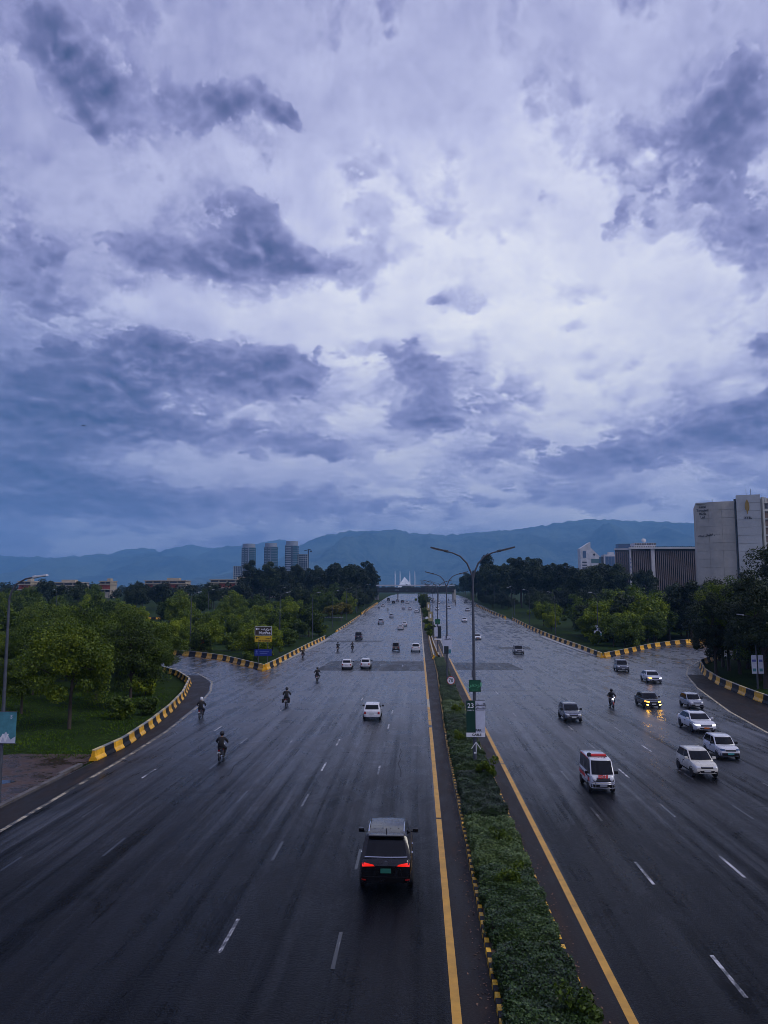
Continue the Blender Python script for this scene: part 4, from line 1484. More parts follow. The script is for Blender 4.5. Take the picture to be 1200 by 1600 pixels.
def make_car(L, W, H, zb, ya, yb, yc, yd, hood, nose, tail, cuts, rw, axles, z0=0.22, kind='hatch', tumble=0.80, rear_w=0.97, plate_f='plate_white', plate_r='plate_white',
             roof_rail=False, spoiler=False, dark_bumper=False, chrome_tail=False, sunroof=False, wtail=None, lamps='clear', tlamps='lamp_red'):
    c = Car()
    h2 = L / 2
    deck = [(-h2, tail - 0.16), (-h2 + 0.04, tail - 0.05), (-h2 + 0.14, tail), (min(yd, -h2 + 0.2) if yd < -h2 + 0.3 else yd, zb), (ya, zb), (ya + 0.05, zb - 0.005), (h2 - 0.42, hood), (h2 - 0.14, nose), (h2 - 0.04, nose - 0.07), (h2, nose - 0.20)]
    deck.sort()
    dy_, dz_ = [p[0] for p in deck], [p[1] for p in deck]
    ys = sorted(set([round(v, 3) for v in list(np.linspace(-h2, h2, 19)) + [-h2 + .03, -h2 + .09, -h2 + .18, h2 - .03, h2 - .09, h2 - .18, ya, yd]]))
    ys = [v for v in ys if -h2 <= v <= h2]
    body = MB()
    rings = []
    for y in ys:
        e = max(0.0, (abs(y) - 0.66 * h2) / (0.34 * h2))
        w = W / 2 * (1 - (0.17 if y > 0 else 0.10) * e ** 2.4)
        top = float(np.interp(y, dy_, dz_))
        zz = z0 + 0.10 * e ** 3
        h = max(top - zz, 0.2)
        half = [(0.0, zz), (0.80, zz), (0.94, zz + 0.05), (0.985, zz + .22 * h), (1.0, zz + .46 * h), (0.995, zz + .66 * h), (0.965, zz + .84 * h), (0.915, zz + .95 * h), (0.84, top), (0.42, top + .014), (0.0, top + 0.018)]
        ring = [(w * a, y, z) for a, z in half] + [(-w * a, y, z) for a, z in reversed(half[1:-1])]
        rings.append(ring)
    body.loft(rings)
    bv = bvh_of(body)
    c.add('body', body, None, 32)
    # cabin
    wb, wt = W / 2 * 0.925, W / 2 * tumble
    prof = [(ya + .02, zb - .05), (ya - .02, zb + .02), (yb + (ya - yb) * .10, H - (H - zb) * .11), (yb - .03, H - .045), (yb - .28, H - .012), ((yb + yc) / 2, H), (yc + .15, H - .02), (yc - .02, H - .055), (yc + (yd - yc) * .12, H - (H - zb) * .13), (yd + .02, zb + .02), (yd - .02, zb - .05)]
    cab = MB()
    ss = [-1, -.93, -.6, 0, .6, .93, 1]
    V = []
    for (y, z) in prof:
        t = max(0, min(1, (z - zb) / (H - zb)))
        w = wb + (wt - wb) * t ** 1.15
        for s in ss:
            edge = .045 if abs(s) == 1 and z > H - .2 else 0
            bul = (1 - s * s)
            yy = y + (bul * 0.10 if y > yb - .1 else (-bul * 0.06 if y < yc + .1 else 0)) * (1 if z < H - .03 else .4)
            V.append((w * s, yy, z + bul * .022 * (1 if z > H - .06 else 0) - edge))
    n = len(ss)
    Fc = [(j * n + i, j * n + i + 1, (j + 1) * n + i + 1, (j + 1) * n + i) for j in range(len(prof) - 1) for i in range(n - 1)]
    Fc += [tuple(j * n for j in range(len(prof))), tuple(j * n + n - 1 for j in reversed(range(len(prof))))]
    cab.add(V, Fc)
    cv = bvh_of(cab)
    c.add('cabin', cab, None, 32)

    def yf(z): return ya + (yb - ya) * (z - zb) / (H - zb)
    def yr(z): return yd + (yc - yd) * (z - zb) / (H - zb)
    def wz(z): return wb + (wt - wb) * (max(0, (z - zb) / (H - zb))) ** 1.15
    za, zt = zb + .045, H - .10
    ws = project(cv, 'front', [(-wz(za) * .90, za - .02), (wz(za) * .90, za - .02), (wz(zt) * .90, zt), (-wz(zt) * .90, zt)], 8, 5, .010, .02)
    c.add('windshield', ws, 'car_glass', 60)
    zr0 = zb + (.07 if kind != 'sedan' else .03)
    rwn = project(cv, 'rear', [(wz(zr0) * .84, zr0), (-wz(zr0) * .84, zr0), (-wz(zt) * .84, zt - .02), (wz(zt) * .84, zt - .02)], 8, 5, .010, .02)
    c.add('rear_window', rwn, 'car_glass', 60)
    for sd, sg in (('left', -1), ('right', 1)):
        edges = [None] + list(cuts) + [None]
        for k in range(len(edges) - 1):
            f0 = (yf(za) - .12, yf(zt) - .09) if edges[k] is None else (edges[k] - .035, edges[k] - .035)
            f1 = (yr(za) + .13, yr(zt) + .12) if edges[k + 1] is None else (edges[k + 1] + .035, edges[k + 1] + .035)
            f0 = (f0[0], min(f0)) if edges[k] is None else f0
            q = [(f0[0], za), (f1[0], za), (f1[1], zt), (f0[1], zt)]
            c.add('side_window', project(cv, sd, q, 6, 4, .008, .02), 'car_glass', 60)
        # door shut lines and handles
        for yc_ in [ya - .05] + list(cuts):
            c.add('door_seam', project(bv, sd, [(yc_ - .008, z0 + .16), (yc_ + .008, z0 + .16), (yc_ + .008, zb - .03), (yc_ - .008, zb - .03)], 1, 5, .003, .01), 'car_trim', None)
        for yc_ in list(cuts)[:2]:
            c.add('door_handle', project(bv, sd, [(yc_ + .07, zb - .17), (yc_ + .23, zb - .17), (yc_ + .23, zb - .13), (yc_ + .07, zb - .13)], 2, 1, .03, .04), 'car_trim' if kind != 'suv' else 'chrome', None)
        mi = MB(); mi.box((sg * (W / 2 + .10), ya - .20, zb + .10), (.20, .11, .15)); mi.box((sg * (W / 2 - .01), ya - .19, zb + .05), (.10, .06, .05))
        c.add('mirror', mi, None if kind in ('sedan', 'suv') else 'car_trim', 60, .03)
        sill = project(bv, sd, [(axles[1] + rw + .1, z0 + .06), (axles[0] - rw - .1, z0 + .06), (axles[0] - rw - .1, z0 + .15), (axles[1] + rw + .1, z0 + .15)], 4, 1, .006, .02)
        c.add('sill', sill, 'car_trim', None)
        for ax in axles:
            c.add('wheel_arch', project_disc(bv, sd, ax, rw + .02, rw + .075, .006, .05), 'car_trim', None)
            ty = MB()
            tw = .10
            ty.lathe([(rw * .62, -tw), (rw * .93, -tw), (rw, -tw * .6), (rw, tw * .6), (rw * .93, tw), (rw * .62, tw)], 20, axis='X')
            wi = c.add('wheel', ty, 'rubber', 40, loc=(sg * (W / 2 - .085), ax, rw))
            rm = MB()
            rm.lathe([(rw * .62, sg * tw * .4), (rw * .60, sg * tw * .9), (rw * .50, sg * tw * .65), (rw * .16, sg * tw * .9), (.001, sg * tw * .95)], 20, axis='X')
            for k in range(5):
                a = k * 2 * PI / 5
                rm.box((sg * tw * .86, math.cos(a) * rw * .34, math.sin(a) * rw * .34), (.02, .05, rw * .5), rot=Matrix.Rotation(a - PI / 2, 3, 'X'))
            c.add('rim', rm, 'rim', 40, parent=wi)
        # lamps
        x0, x1 = W * .255, W * .475
        zl = nose - .045
        hl = project(bv, 'front', [(sg * x0, zl - .10), (sg * x1, zl - .07), (sg * x1, zl + .05), (sg * x0, zl + .015)], 6, 3, .014, .05)
        c.add('headlight', hl, 'lamp_clear' if lamps == 'clear' else lamps, 60)
        if kind in ('suv',):
            tl = project(bv, 'rear', [(sg * W * .20, tail - .215), (sg * W * .485, tail - .235), (sg * W * .485, tail - .075), (sg * W * .23, tail - .17)], 6, 3, .02, .06)
        elif kind == 'sedan':
            tl = project(bv, 'rear', [(sg * W * .26, tail - .22), (sg * W * .48, tail - .22), (sg * W * .48, tail - .07), (sg * W * .26, tail - .09)], 6, 3, .02, .06)
        else:
            tl = project(bv, 'rear', [(sg * W * .33, tail - .34), (sg * W * .48, tail - .34), (sg * W * .48, tail - .12), (sg * W * .33, tail - .12)], 4, 3, .02, .06)
        c.add('taillight', tl, tlamps, 60)
        fl = project(bv, 'front', [(sg * W * .30, z0 + .14), (sg * W * .42, z0 + .15), (sg * W * .42, z0 + .22), (sg * W * .30, z0 + .21)], 3, 2, .016, .03)
        c.add('fog_lamp', fl, 'car_trim', 60)
    gr = project(bv, 'front', [(-W * .235, nose - .165), (W * .235, nose - .165), (W * .245, nose - .055), (-W * .245, nose - .055)], 8, 2, .010, .03)
    c.add('grille', gr, 'car_trim', 60)
    gb = project(bv, 'front', [(-W * .22, nose - .075), (W * .22, nose - .075), (W * .22, nose - .052), (-W * .22, nose - .052)], 8, 1, .02, .03)
    c.add('grille_bar', gb, 'chrome', 60)
    intake = project(bv, 'front', [(-W * .27, z0 + .14), (W * .27, z0 + .14), (W * .29, z0 + .25), (-W * .29, z0 + .25)], 8, 2, .010, .03)
    c.add('intake', intake, 'car_trim', 60)
    bm_f = project(bv, 'front', [(-W * .45, z0 + .12), (W * .45, z0 + .12), (W * .45, z0 + .30), (-W * .45, z0 + .30)], 12, 2, .035, .08)
    bm_r = project(bv, 'rear', [(-W * .46, z0 + .14), (W * .46, z0 + .14), (W * .46, z0 + .30), (-W * .46, z0 + .30)], 12, 2, .045, .08)
    if dark_bumper:
        c.add('bumper', bm_f, 'car_trim', 60)
    c.add('bumper', bm_r, 'car_trim' if dark_bumper else None, 60)
    pf = MB(); yf_ = h2 + .05
    pf.box((0, yf_, z0 + .25), (.40, .015, .12)); c.add('number_plate', pf, plate_f, None)
    zp = tail - .36 if kind == 'suv' else (tail - .33 if kind != 'sedan' else tail - .20)
    hit = bv.ray_cast(Vector((0, -10, zp)), Vector((0, 1, 0)))[0]
    pr = MB(); pr.box((0, hit.y - .03, zp), (.36, .03, .14)); c.add('number_plate', pr, plate_r, None)
    wp = MB()
    for x in (-.25, .18):
        wp.tube([(x, ya + .05, zb + .045), (x + .38, yf(zb + .12) + .10, zb + .10)], .012, 5)
    c.add('wiper', wp, 'car_trim', None)
    c.bv, c.cv, c.dim = bv, cv, (L, W, H, zb, ya, yb, yc, yd, z0, tail)
    if roof_rail:
        for sg in (-1, 1):
            rr = MB(); rr.tube([(sg * wt * .88, yb - .25, H - .03), (sg * wt * .88, yb - .35, H + .045), (sg * wt * .88, yc + .35, H + .045), (sg * wt * .88, yc + .22, H - .03)], .022, 6)
            c.add('roof_rail', rr, 'chrome', 60)
        for x in (-.42, -.14, .14, .42):
            rb = project(cv, 'top', [(x - .02, yb - .5), (x + .02, yb - .5), (x + .02, yc + .5), (x - .02, yc + .5)], 1, 6, .014, .03)
            c.add('roof_rib', rb, None, 60)
        an = MB(); an.box((0, yc + .18, H + .05), (.03, .14, .09), taper=(.5, .5)); c.add('antenna', an, 'car_trim', 60)
    if spoiler:
        spm = MB(); spm.box((0, yc - .10, H - .05), (wt * 1.75, .32, .05)); c.add('spoiler', spm, None, 60, .02)
    if chrome_tail:
        c.add('tail_trim', project(bv, 'rear', [(-W * .22, tail - .205), (W * .22, tail - .205), (W * .22, tail - .15), (-W * .22, tail - .15)], 8, 1, .03, .04), 'chrome', 60)
        hz_ = zb + .04
        c.add('window_trim', project(cv, 'rear', [(-wz(hz_) * .86, hz_), (wz(hz_) * .86, hz_), (wz(hz_) * .86, hz_ + .02), (-wz(hz_) * .86, hz_ + .02)], 8, 1, .014, .02), 'chrome', 60)
        em = MB(); em.lathe([(.05, -.006), (.05, .006)], 14, axis='Y', c=(0, hit.y - .05, tail - .10)); em.lathe([(.09, -.004), (.09, .004)], 16, axis='Y', c=(0, hit.y - .045, tail - .10))
        c.add('emblem', em, 'chrome', None)
        for sg in (-1, 1):
            c.add('reflector', project(bv, 'rear', [(sg * W * .36, z0 + .20), (sg * W * .44, z0 + .20), (sg * W * .44, z0 + .24), (sg * W * .36, z0 + .24)], 2, 1, .055, .03), 'lamp_red', None)
    if sunroof:
        c.add('sunroof', project(cv, 'top', [(-wt * .6, yb - .75), (wt * .6, yb - .75), (wt * .6, yb - .30), (-wt * .6, yb - .30)], 6, 3, .008, .02), 'car_glass', 60)
    return c


CARS = {}
CARS['suv'] = make_car(4.80, 1.86, 1.83, 1.13, .92, .30, -1.72, -2.20, 1.10, 1.02, 1.16, (-.22, -1.22), .38, (1.42, -1.34), .30, 'suv', .76, plate_r='plate_green', roof_rail=True, spoiler=True, chrome_tail=True, tlamps='lamp_red_lit')
CARS['hatch'] = make_car(3.60, 1.56, 1.43, .90, .80, .18, -1.18, -1.66, .86, .76, .92, (-.26,), .28, (1.16, -1.18), .22, 'hatch', .80)
CARS['mini'] = make_car(3.32, 1.42, 1.43, .89, .72, .20, -1.12, -1.55, .86, .78, .92, (-.20,), .265, (1.06, -1.10), .21, 'hatch', .82, dark_bumper=True)
CARS['tallhatch'] = make_car(3.48, 1.50, 1.48, .92, .82, .10, -1.16, -1.62, .86, .76, .94, (-.28,), .275, (1.12, -1.16), .22, 'hatch', .80)
CARS['sedan'] = make_car(4.62, 1.80, 1.43, .92, 1.02, .18, -1.02, -1.78, .88, .74, .96, (-.26,), .325, (1.34, -1.36), .20, 'sedan', .74, plate_f='plate_orange', sunroof=True)
CARS['oldsedan'] = make_car(4.20, 1.66, 1.39, .90, .88, .28, -.92, -1.42, .86, .76, .93, (-.24,), .29, (1.26, -1.20), .21, 'sedan', .78)
CARS['wagon'] = make_car(4.20, 1.78, 1.68, 1.02, .98, .34, -1.56, -1.95, 1.00, .92, 1.05, (-.20, -1.08), .34, (1.30, -1.24), .27, 'suv', .78)
CARS['microvan'] = make_car(3.30, 1.42, 1.82, 1.00, 1.46, 1.06, -1.48, -1.60, .96, .93, 1.02, (.52, -.42), .27, (1.05, -.98), .24, 'van', .84, dark_bumper=True)
CARS['bigvan'] = make_car(4.60, 1.70, 1.98, 1.10, 1.95, 1.35, -2.10, -2.24, 1.04, 1.00, 1.14, (.70, -.70), .31, (1.45, -1.35), .26, 'van', .86)

# pickup: a cab and an open bed
_pk = make_car(5.10, 1.80, 1.75, 1.06, .98, .36, -.62, -.92, 1.04, .98, 1.02, (-.16,), .36, (1.58, -1.55), .32, 'hatch', .78)
_b = MB(); _b.box((0, -1.74, 1.035), (1.42, 1.45, .03)); _pk.add('bed_liner', _b, 'car_trim', None)
CARS['pickup'] = _pk


def park(kind, x, y, heading, colour, label, cat='car', name=None, group=None, swap=None, extra=None):
    """heading 0 drives away from the camera, 180 comes towards it"""
    c = CARS[kind]
    g = gzf(y)
    root = empty(name or {'suv': 'suv', 'microvan': 'van', 'bigvan': 'van', 'pickup': 'pickup_truck'}.get(kind, 'car'), (x, y, g + 0.012), R(heading))
    slope = math.atan((gzf(y + 2) - gzf(y - 2)) / 4)
    root.rotation_euler.x = slope * math.cos(R(heading))
    objs = []
    seen = {}
    for (nm, me, mat, par, loc, rot) in c.parts:
        o = bpy.data.objects.new(nm, me)
        COL.objects.link(o)
        o.parent = root if par is None else objs[par]
        if loc: o.location = loc
        if mat is None:
            o.material_slots[0].link = 'OBJECT'
            o.material_slots[0].material = M[colour]
        seen[nm] = seen.get(nm, 0) + 1
        key = f'{nm}{seen[nm]}'
        new = (swap or {}).get(key, (swap or {}).get(nm))
        if new:
            o.material_slots[0].link = 'OBJECT'
            o.material_slots[0].material = M[new]
        objs.append(o)
    tag(root, label, cat, group)
    return root


# --- left carriageway, driving away
suv = park('suv', -1.28, 31.9, 0.6, 'paint_car_black', 'glossy black SUV driving away with red tail lights lit', 'suv')
suv.scale = (1.07, 1.07, 1.09)
park('hatch', -4.2, 71.0, 0.5, 'paint_car_white', 'white hatchback driving away alone in the middle of the left road')
park('hatch', -11.0, 119.7, 1.0, 'paint_car_white', 'left car of the white hatchback pair driving side by side')
park('tallhatch', -8.2, 120.8, -1.0, 'paint_car_white', 'right car of the white hatchback pair driving side by side')
park('microvan', -4.65, 158, 0, 'paint_car_brown', 'brown van driving away behind the white SUV', 'van')
park('wagon', -0.65, 157, 0, 'paint_car_white', 'white SUV driving away close to the median line', 'suv')
park('bigvan', -15.2, 196.5, 1, 'paint_car_navy', 'dark blue van driving away near the left wall', 'van')
park('sedan', -5.6, 239, 0, 'paint_car_white', 'white saloon in front of another white car far up the left road')
park('hatch', -4.7, 255, 0, 'paint_car_white', 'white hatchback half hidden behind the far white saloon')
park('pickup', -13.1, 268, 1, 'paint_car_silver', 'silver pickup far up the left road', 'pickup')
park('tallhatch', -10.8, 306, 0, 'paint_car_silver', 'small silver hatchback right of the far pair of motorcycles')
park('sedan', -1.0, 345, 0, 'paint_car_white', 'white saloon next to the median far up the left road')
park('sedan', -4.3, 372, 0, 'paint_car_white', 'bright white saloon far away, left of the one by the median')
park('hatch', -7.4, 378, 0, 'paint_car_silver', 'grey hatchback far away left of two white saloons')
park('oldsedan', -18.9, 410, 0, 'paint_car_white', 'white saloon far away beside the left wall')
park('wagon', -14.8, 455, 0, 'paint_car_black', 'black SUV far away short of the footbridge, left side', 'suv')
park('wagon', -9.7, 465, 0, 'paint_car_black', 'black SUV far away short of the footbridge, middle lane', 'suv')
park('sedan', -6.8, 455, 0, 'paint_car_white', 'pale saloon far away beside the middle black SUV')
park('bigvan', -19.5, 500, 0, 'paint_car_black', 'dark van almost under the footbridge', 'van')
park('hatch', -13.4, 488, 0, 'paint_car_grey', 'grey car almost under the footbridge')

# --- right carriageway, coming towards the camera
park('tallhatch', 17.2, 50.0, 181, 'paint_car_cream', 'cream white hatchback leading the group of cars at the right', swap={'number_plate1': 'plate_white', 'mirror': 'paint_car_cream'})
park('mini', 20.7, 55.2, 180, 'paint_car_white', 'small white hatchback with dark bumper and blue lamp covers', swap={'headlight': 'lamp_blue', 'number_plate1': 'plate_teal'})
park('sedan', 22.9, 66.2, 180, 'paint_car_white', 'white saloon with orange number plate between two hatchbacks', swap={'headlight': 'lamp_white_lit'})
park('mini', 26.9, 78.9, 180, 'paint_car_silver', 'silver hatchback at the back of the right-hand group')
park('oldsedan', 22.9, 79.8, 180, 'paint_car_black', 'black saloon with yellow fog lamps glowing on the wet road', swap={'fog_lamp': 'lamp_fog_lit', 'headlight2': 'lamp_amber_lit', 'headlight1': 'lamp_amber_lit'})
park('sedan', 30.0, 102.7, 178, 'paint_car_white', 'white saloon with one amber lamp lit, leaving the slip road', swap={'headlight2': 'lamp_amber_lit', 'number_plate1': 'plate_white', 'headlight1': 'lamp_white_lit'})
park('wagon', 29.9, 117.0, 174, 'paint_car_grey', 'dark grey estate car highest on the right slip road')
park('tallhatch', 13.4, 70.7, 181, 'paint_car_grey', 'dark grey hatchback alone in the middle of the right road')
amb = park('microvan', 10.15, 46.0, 180, 'paint_car_white', 'white ambulance van with red light bar and red lettering', 'ambulance', name='ambulance')
park('wagon', 19.1, 151.2, 180, 'paint_car_grey', 'grey SUV coming on in the middle distance of the right road', 'suv')
park('sedan', 14.7, 197.5, 180, 'paint_car_white', 'white saloon coming on right of the second lamp pole')
park('sedan', 16.3, 279, 180, 'paint_car_white', 'white saloon far up the right road behind the big lamp pole')
park('sedan', 22.6, 361, 180, 'paint_car_silver', 'silver car far up the right road touching the big lamp pole')
park('sedan', 8.8, 373, 180, 'paint_car_white', 'white car far up the right road beside the median')
park('oldsedan', 14.9, 385, 180, 'paint_car_white', 'white car far up the right road, second lane')
park('sedan', 11.5, 455, 180, 'paint_car_white', 'far white car below the right end of the footbridge')
park('hatch', 8.2, 470, 180, 'paint_car_black', 'far black car beside the bright median tree')
park('bigvan', 9.3, 492, 180, 'paint_car_white', 'far white van under the footbridge', 'van')
park('wagon', 28.0, 462, 180, 'paint_car_black', 'far dark SUV at the right road edge by the tall trees', 'suv')
park('oldsedan', 30.5, 438, 180, 'paint_car_olive', 'far dark saloon at the right road edge by the tall trees')
park('hatch', -96, 300, 80, 'paint_car_white', 'white car on the side road among the left trees')

# --- ambulance fittings (parts of the van)
def car_part(root, name, mb, mat, smooth=None, bevel=0.0):
    return mb.build(name, M[mat], root, smooth=smooth, bevel=bevel)


av = CARS['microvan']
lb = MB(); lb.box((0, .55, 1.90), (.86, .24, .12)); car_part(amb, 'light_bar', lb, 'decal_red', bevel=.03)
lbb = MB(); lbb.box((0, .55, 1.83), (.95, .18, .05)); car_part(amb, 'light_bar_base', lbb, 'decal_black')
sn = MB(); sn.lathe([(.05, -.12), (.11, .02), (.13, .10)], 12, axis='Y', c=(.52, .50, 1.92)); car_part(amb, 'siren_horn', sn, 'decal_black', 40)
for sd in ('left', 'right'):
    car_part(amb, 'side_stripe', project(av.bv, sd, [(-1.50, .62), (1.35, .62), (1.35, .80), (-1.50, .80)], 10, 2, .006, .01), 'decal_red')
    car_part(amb, 'side_stripe', project(av.bv, sd, [(-1.50, .82), (1.35, .82), (1.35, .87), (-1.50, .87)], 10, 1, .006, .01), 'decal_black')
    car_part(amb, 'roof_stripe', project(av.cv, sd, [(-1.3, 1.72), (.7, 1.72), (.7, 1.765), (-1.3, 1.765)], 6, 1, .012, .01), 'decal_red')
car_part(amb, 'nose_panel', project(av.bv, 'front', [(-.58, .66), (.58, .66), (.58, .87), (-.58, .87)], 8, 3, .012, .02), 'decal_black')
for sg in (-1, 1):
    hl = MB(); hl.lathe([(.075, -.02), (.07, .02), (.02, .035)], 14, axis='Y', c=(sg * .46, 1.655, .765)); car_part(amb, 'headlight', hl, 'lamp_clear', 40)
bar = MB()
for z in (.36, .56, .66):
    bar.tube([(-.64, 1.60, z), (-.55, 1.76, z), (.55, 1.76, z), (.64, 1.60, z)], .022, 6)
for x in (-.45, .45):
    bar.tube([(x, 1.76, .30), (x, 1.76, .70)], .022, 6)
car_part(amb, 'bull_bar', bar, 'chrome', 60)


def lettering(root, body, size, mat, loc, rot, name='lettering', bold=0.0, depth=0.004):
    me = text_mesh(body, size, depth, bold)
    me.materials.append(M[mat])
    return mesh_obj(name, me, [], root, loc, rot)


lettering(amb, 'EDHI', .24, 'decal_red', (0, 1.645, .935), (R(80), 0, PI), bold=.012)
lettering(amb, '\uFEF0\uFEEB\uFEAA\uFEF3\uFE8D', .26, 'decal_black', (0, .93, 1.815), (R(12), 0, PI), bold=.010)
for sg in (-1, 1):
    lettering(amb, 'EDHI', .26, 'white_sign', (sg * .735, .75, .71), (R(90), 0, PI / 2 * sg), bold=.008)

# ------------------------------------------------------------------ motorcycles and riders
P('moto_black', (0.012, 0.012, 0.014), 0.35); P('moto_red', (0.22, 0.015, 0.012), 0.3)
P('skin', (0.22, 0.12, 0.075), 0.6)
for k, col in (('black', (0.010, 0.010, 0.012)), ('navy', (0.014, 0.017, 0.03)), ('brown', (0.045, 0.033, 0.025)), ('grey', (0.08, 0.085, 0.09)), ('white', (0.55, 0.56, 0.58)), ('tan', (0.20, 0.16, 0.11))):
    P('cloth_' + k, col, 0.85, var=0.3, vscale=8)
P('helmet_black', (0.012, 0.012, 0.014), 0.25); P('helmet_white', (0.65, 0.66, 0.68), 0.25); P('hair', (0.012, 0.010, 0.009), 0.7)

MOTO = []


def moto_part(name, mb, mat, smooth=45, parent=None, loc=None):
    me = mb.mesh(name, smooth)
    me.materials.append(M[mat])
    MOTO.append((name, me, mat, parent, loc))
    return len(MOTO) - 1


for y in (.62, -.62):
    t = MB(); rw_ = .30
    t.lathe([(rw_ * .80, -.04), (rw_ * .96, -.045), (rw_, 0), (rw_ * .96, .045), (rw_ * .80, .04), (rw_ * .80, -.04)], 20, axis='X')
    i_ = moto_part('wheel', t, 'rubber', loc=(0, y, rw_))
    rm = MB(); rm.lathe([(.04, -.06), (.05, 0), (.04, .06)], 10, axis='X')
    for k in range(8):
        a = k * PI / 4
        rm.tube([(0, 0, 0), (0, math.cos(a) * .245, math.sin(a) * .245)], .008, 4)
    moto_part('rim', rm, 'rim', parent=i_)
f = MB(); f.tube([(0, .48, .86), (0, .35, .55), (0, .1, .36), (0, -.28, .38), (0, -.35, .62), (0, -.72, .70)], .028, 6); f.tube([(0, .44, .78), (0, -.10, .66), (0, -.40, .66)], .028, 6)
for s in (-.07, .07): f.tube([(s, -.28, .38), (s, -.62, .30)], .02, 5)
moto_part('frame', f, 'moto_black')
e = MB(); e.box((0, .06, .40), (.22, .34, .26)); e.lathe([(.09, 0), (.09, .2)], 12, c=(0, .14, .48)); moto_part('engine', e, 'galvanised')
t = MB(); t.loft([[(x * w, y, .80 + z * h) for x, z in ((-1, -.3), (-.9, .5), (-.4, 1), (.4, 1), (.9, .5), (1, -.3), (.5, -.8), (-.5, -.8))] for y, w, h in ((.40, .05, .05), (.32, .12, .10), (.12, .14, .11), (-.02, .10, .06))]); moto_part('fuel_tank', t, 'moto_red')
s_ = MB(); s_.loft([[(x * w, y, z0_ + z * .05) for x, z in ((-1, -.6), (-1, .6), (-.6, 1), (.6, 1), (1, .6), (1, -.6))] for y, w, z0_ in ((.0, .09, .76), (-.25, .13, .77), (-.55, .12, .80), (-.72, .09, .83))]); moto_part('seat', s_, 'moto_black')
fk = MB()
for s in (-.08, .08): fk.tube([(s, .42, .92), (s, .62, .30)], .022, 6)
moto_part('fork', fk, 'chrome')
hb = MB(); hb.tube([(-.36, .30, 1.02), (-.20, .38, 1.03), (0, .44, .95), (.20, .38, 1.03), (.36, .30, 1.02)], .016, 6); moto_part('handlebar', hb, 'chrome')
hl_ = MB(); hl_.lathe([(.04, -.10), (.09, -.03), (.095, .03), (.001, .05)], 14, axis='Y', c=(0, .54, .88)); moto_part('headlight', hl_, 'lamp_clear')
tl_ = MB(); tl_.box((0, -.80, .72), (.13, .05, .08)); moto_part('taillight', tl_, 'lamp_red', None)
pl_ = MB(); pl_.box((0, -.84, .58), (.20, .012, .12)); moto_part('number_plate', pl_, 'plate_white', None)
ex_ = MB(); ex_.tube([(.12, .18, .34), (.14, -.1, .26), (.15, -.40, .30), (.15, -.80, .38)], [.025, .025, .045, .04], 8); moto_part('exhaust', ex_, 'chrome')
for y, a0, a1 in ((.62, 20, 150), (-.62, 30, 170)):
    mg = MB(); pts = [(0, y + .335 * math.cos(R(a)), .30 + .335 * math.sin(R(a))) for a in range(a0, a1 + 1, 13)]
    mg.loft([[(-.06, p[1], p[2]), (.06, p[1], p[2]), (.06, p[1], p[2] + .012), (-.06, p[1], p[2] + .012)] for p in pts]); moto_part('mudguard', mg, 'moto_red' if y > 0 else 'moto_black')
mr = MB()
for s in (-1, 1): mr.tube([(s * .25, .36, 1.02), (s * .30, .34, 1.16)], .008, 5); mr.lathe([(.05, 0), (.05, .015)], 10, axis='Y', c=(s * .31, .34, 1.20))
moto_part('mirror', mr, 'moto_black')


def motorcycle(x, y, heading, label, tank='moto_red', lit=False):
    o = empty('motorcycle', (x, y, gzf(y) + 0.012), R(heading))
    objs = []
    for (nm, me, mat, par, loc) in MOTO:
        c = bpy.data.objects.new(nm, me); COL.objects.link(c)
        c.parent = o if par is None else objs[par]
        if loc: c.location = loc
        if nm == 'fuel_tank' and tank != 'moto_red':
            c.material_slots[0].link = 'OBJECT'; c.material_slots[0].material = M[tank]
        if nm == 'headlight' and lit:
            c.material_slots[0].link = 'OBJECT'; c.material_slots[0].material = M['lamp_white_lit']
        objs.append(c)
    tag(o, label, 'motorcycle', 'motorcycles on the wet road')
    return o


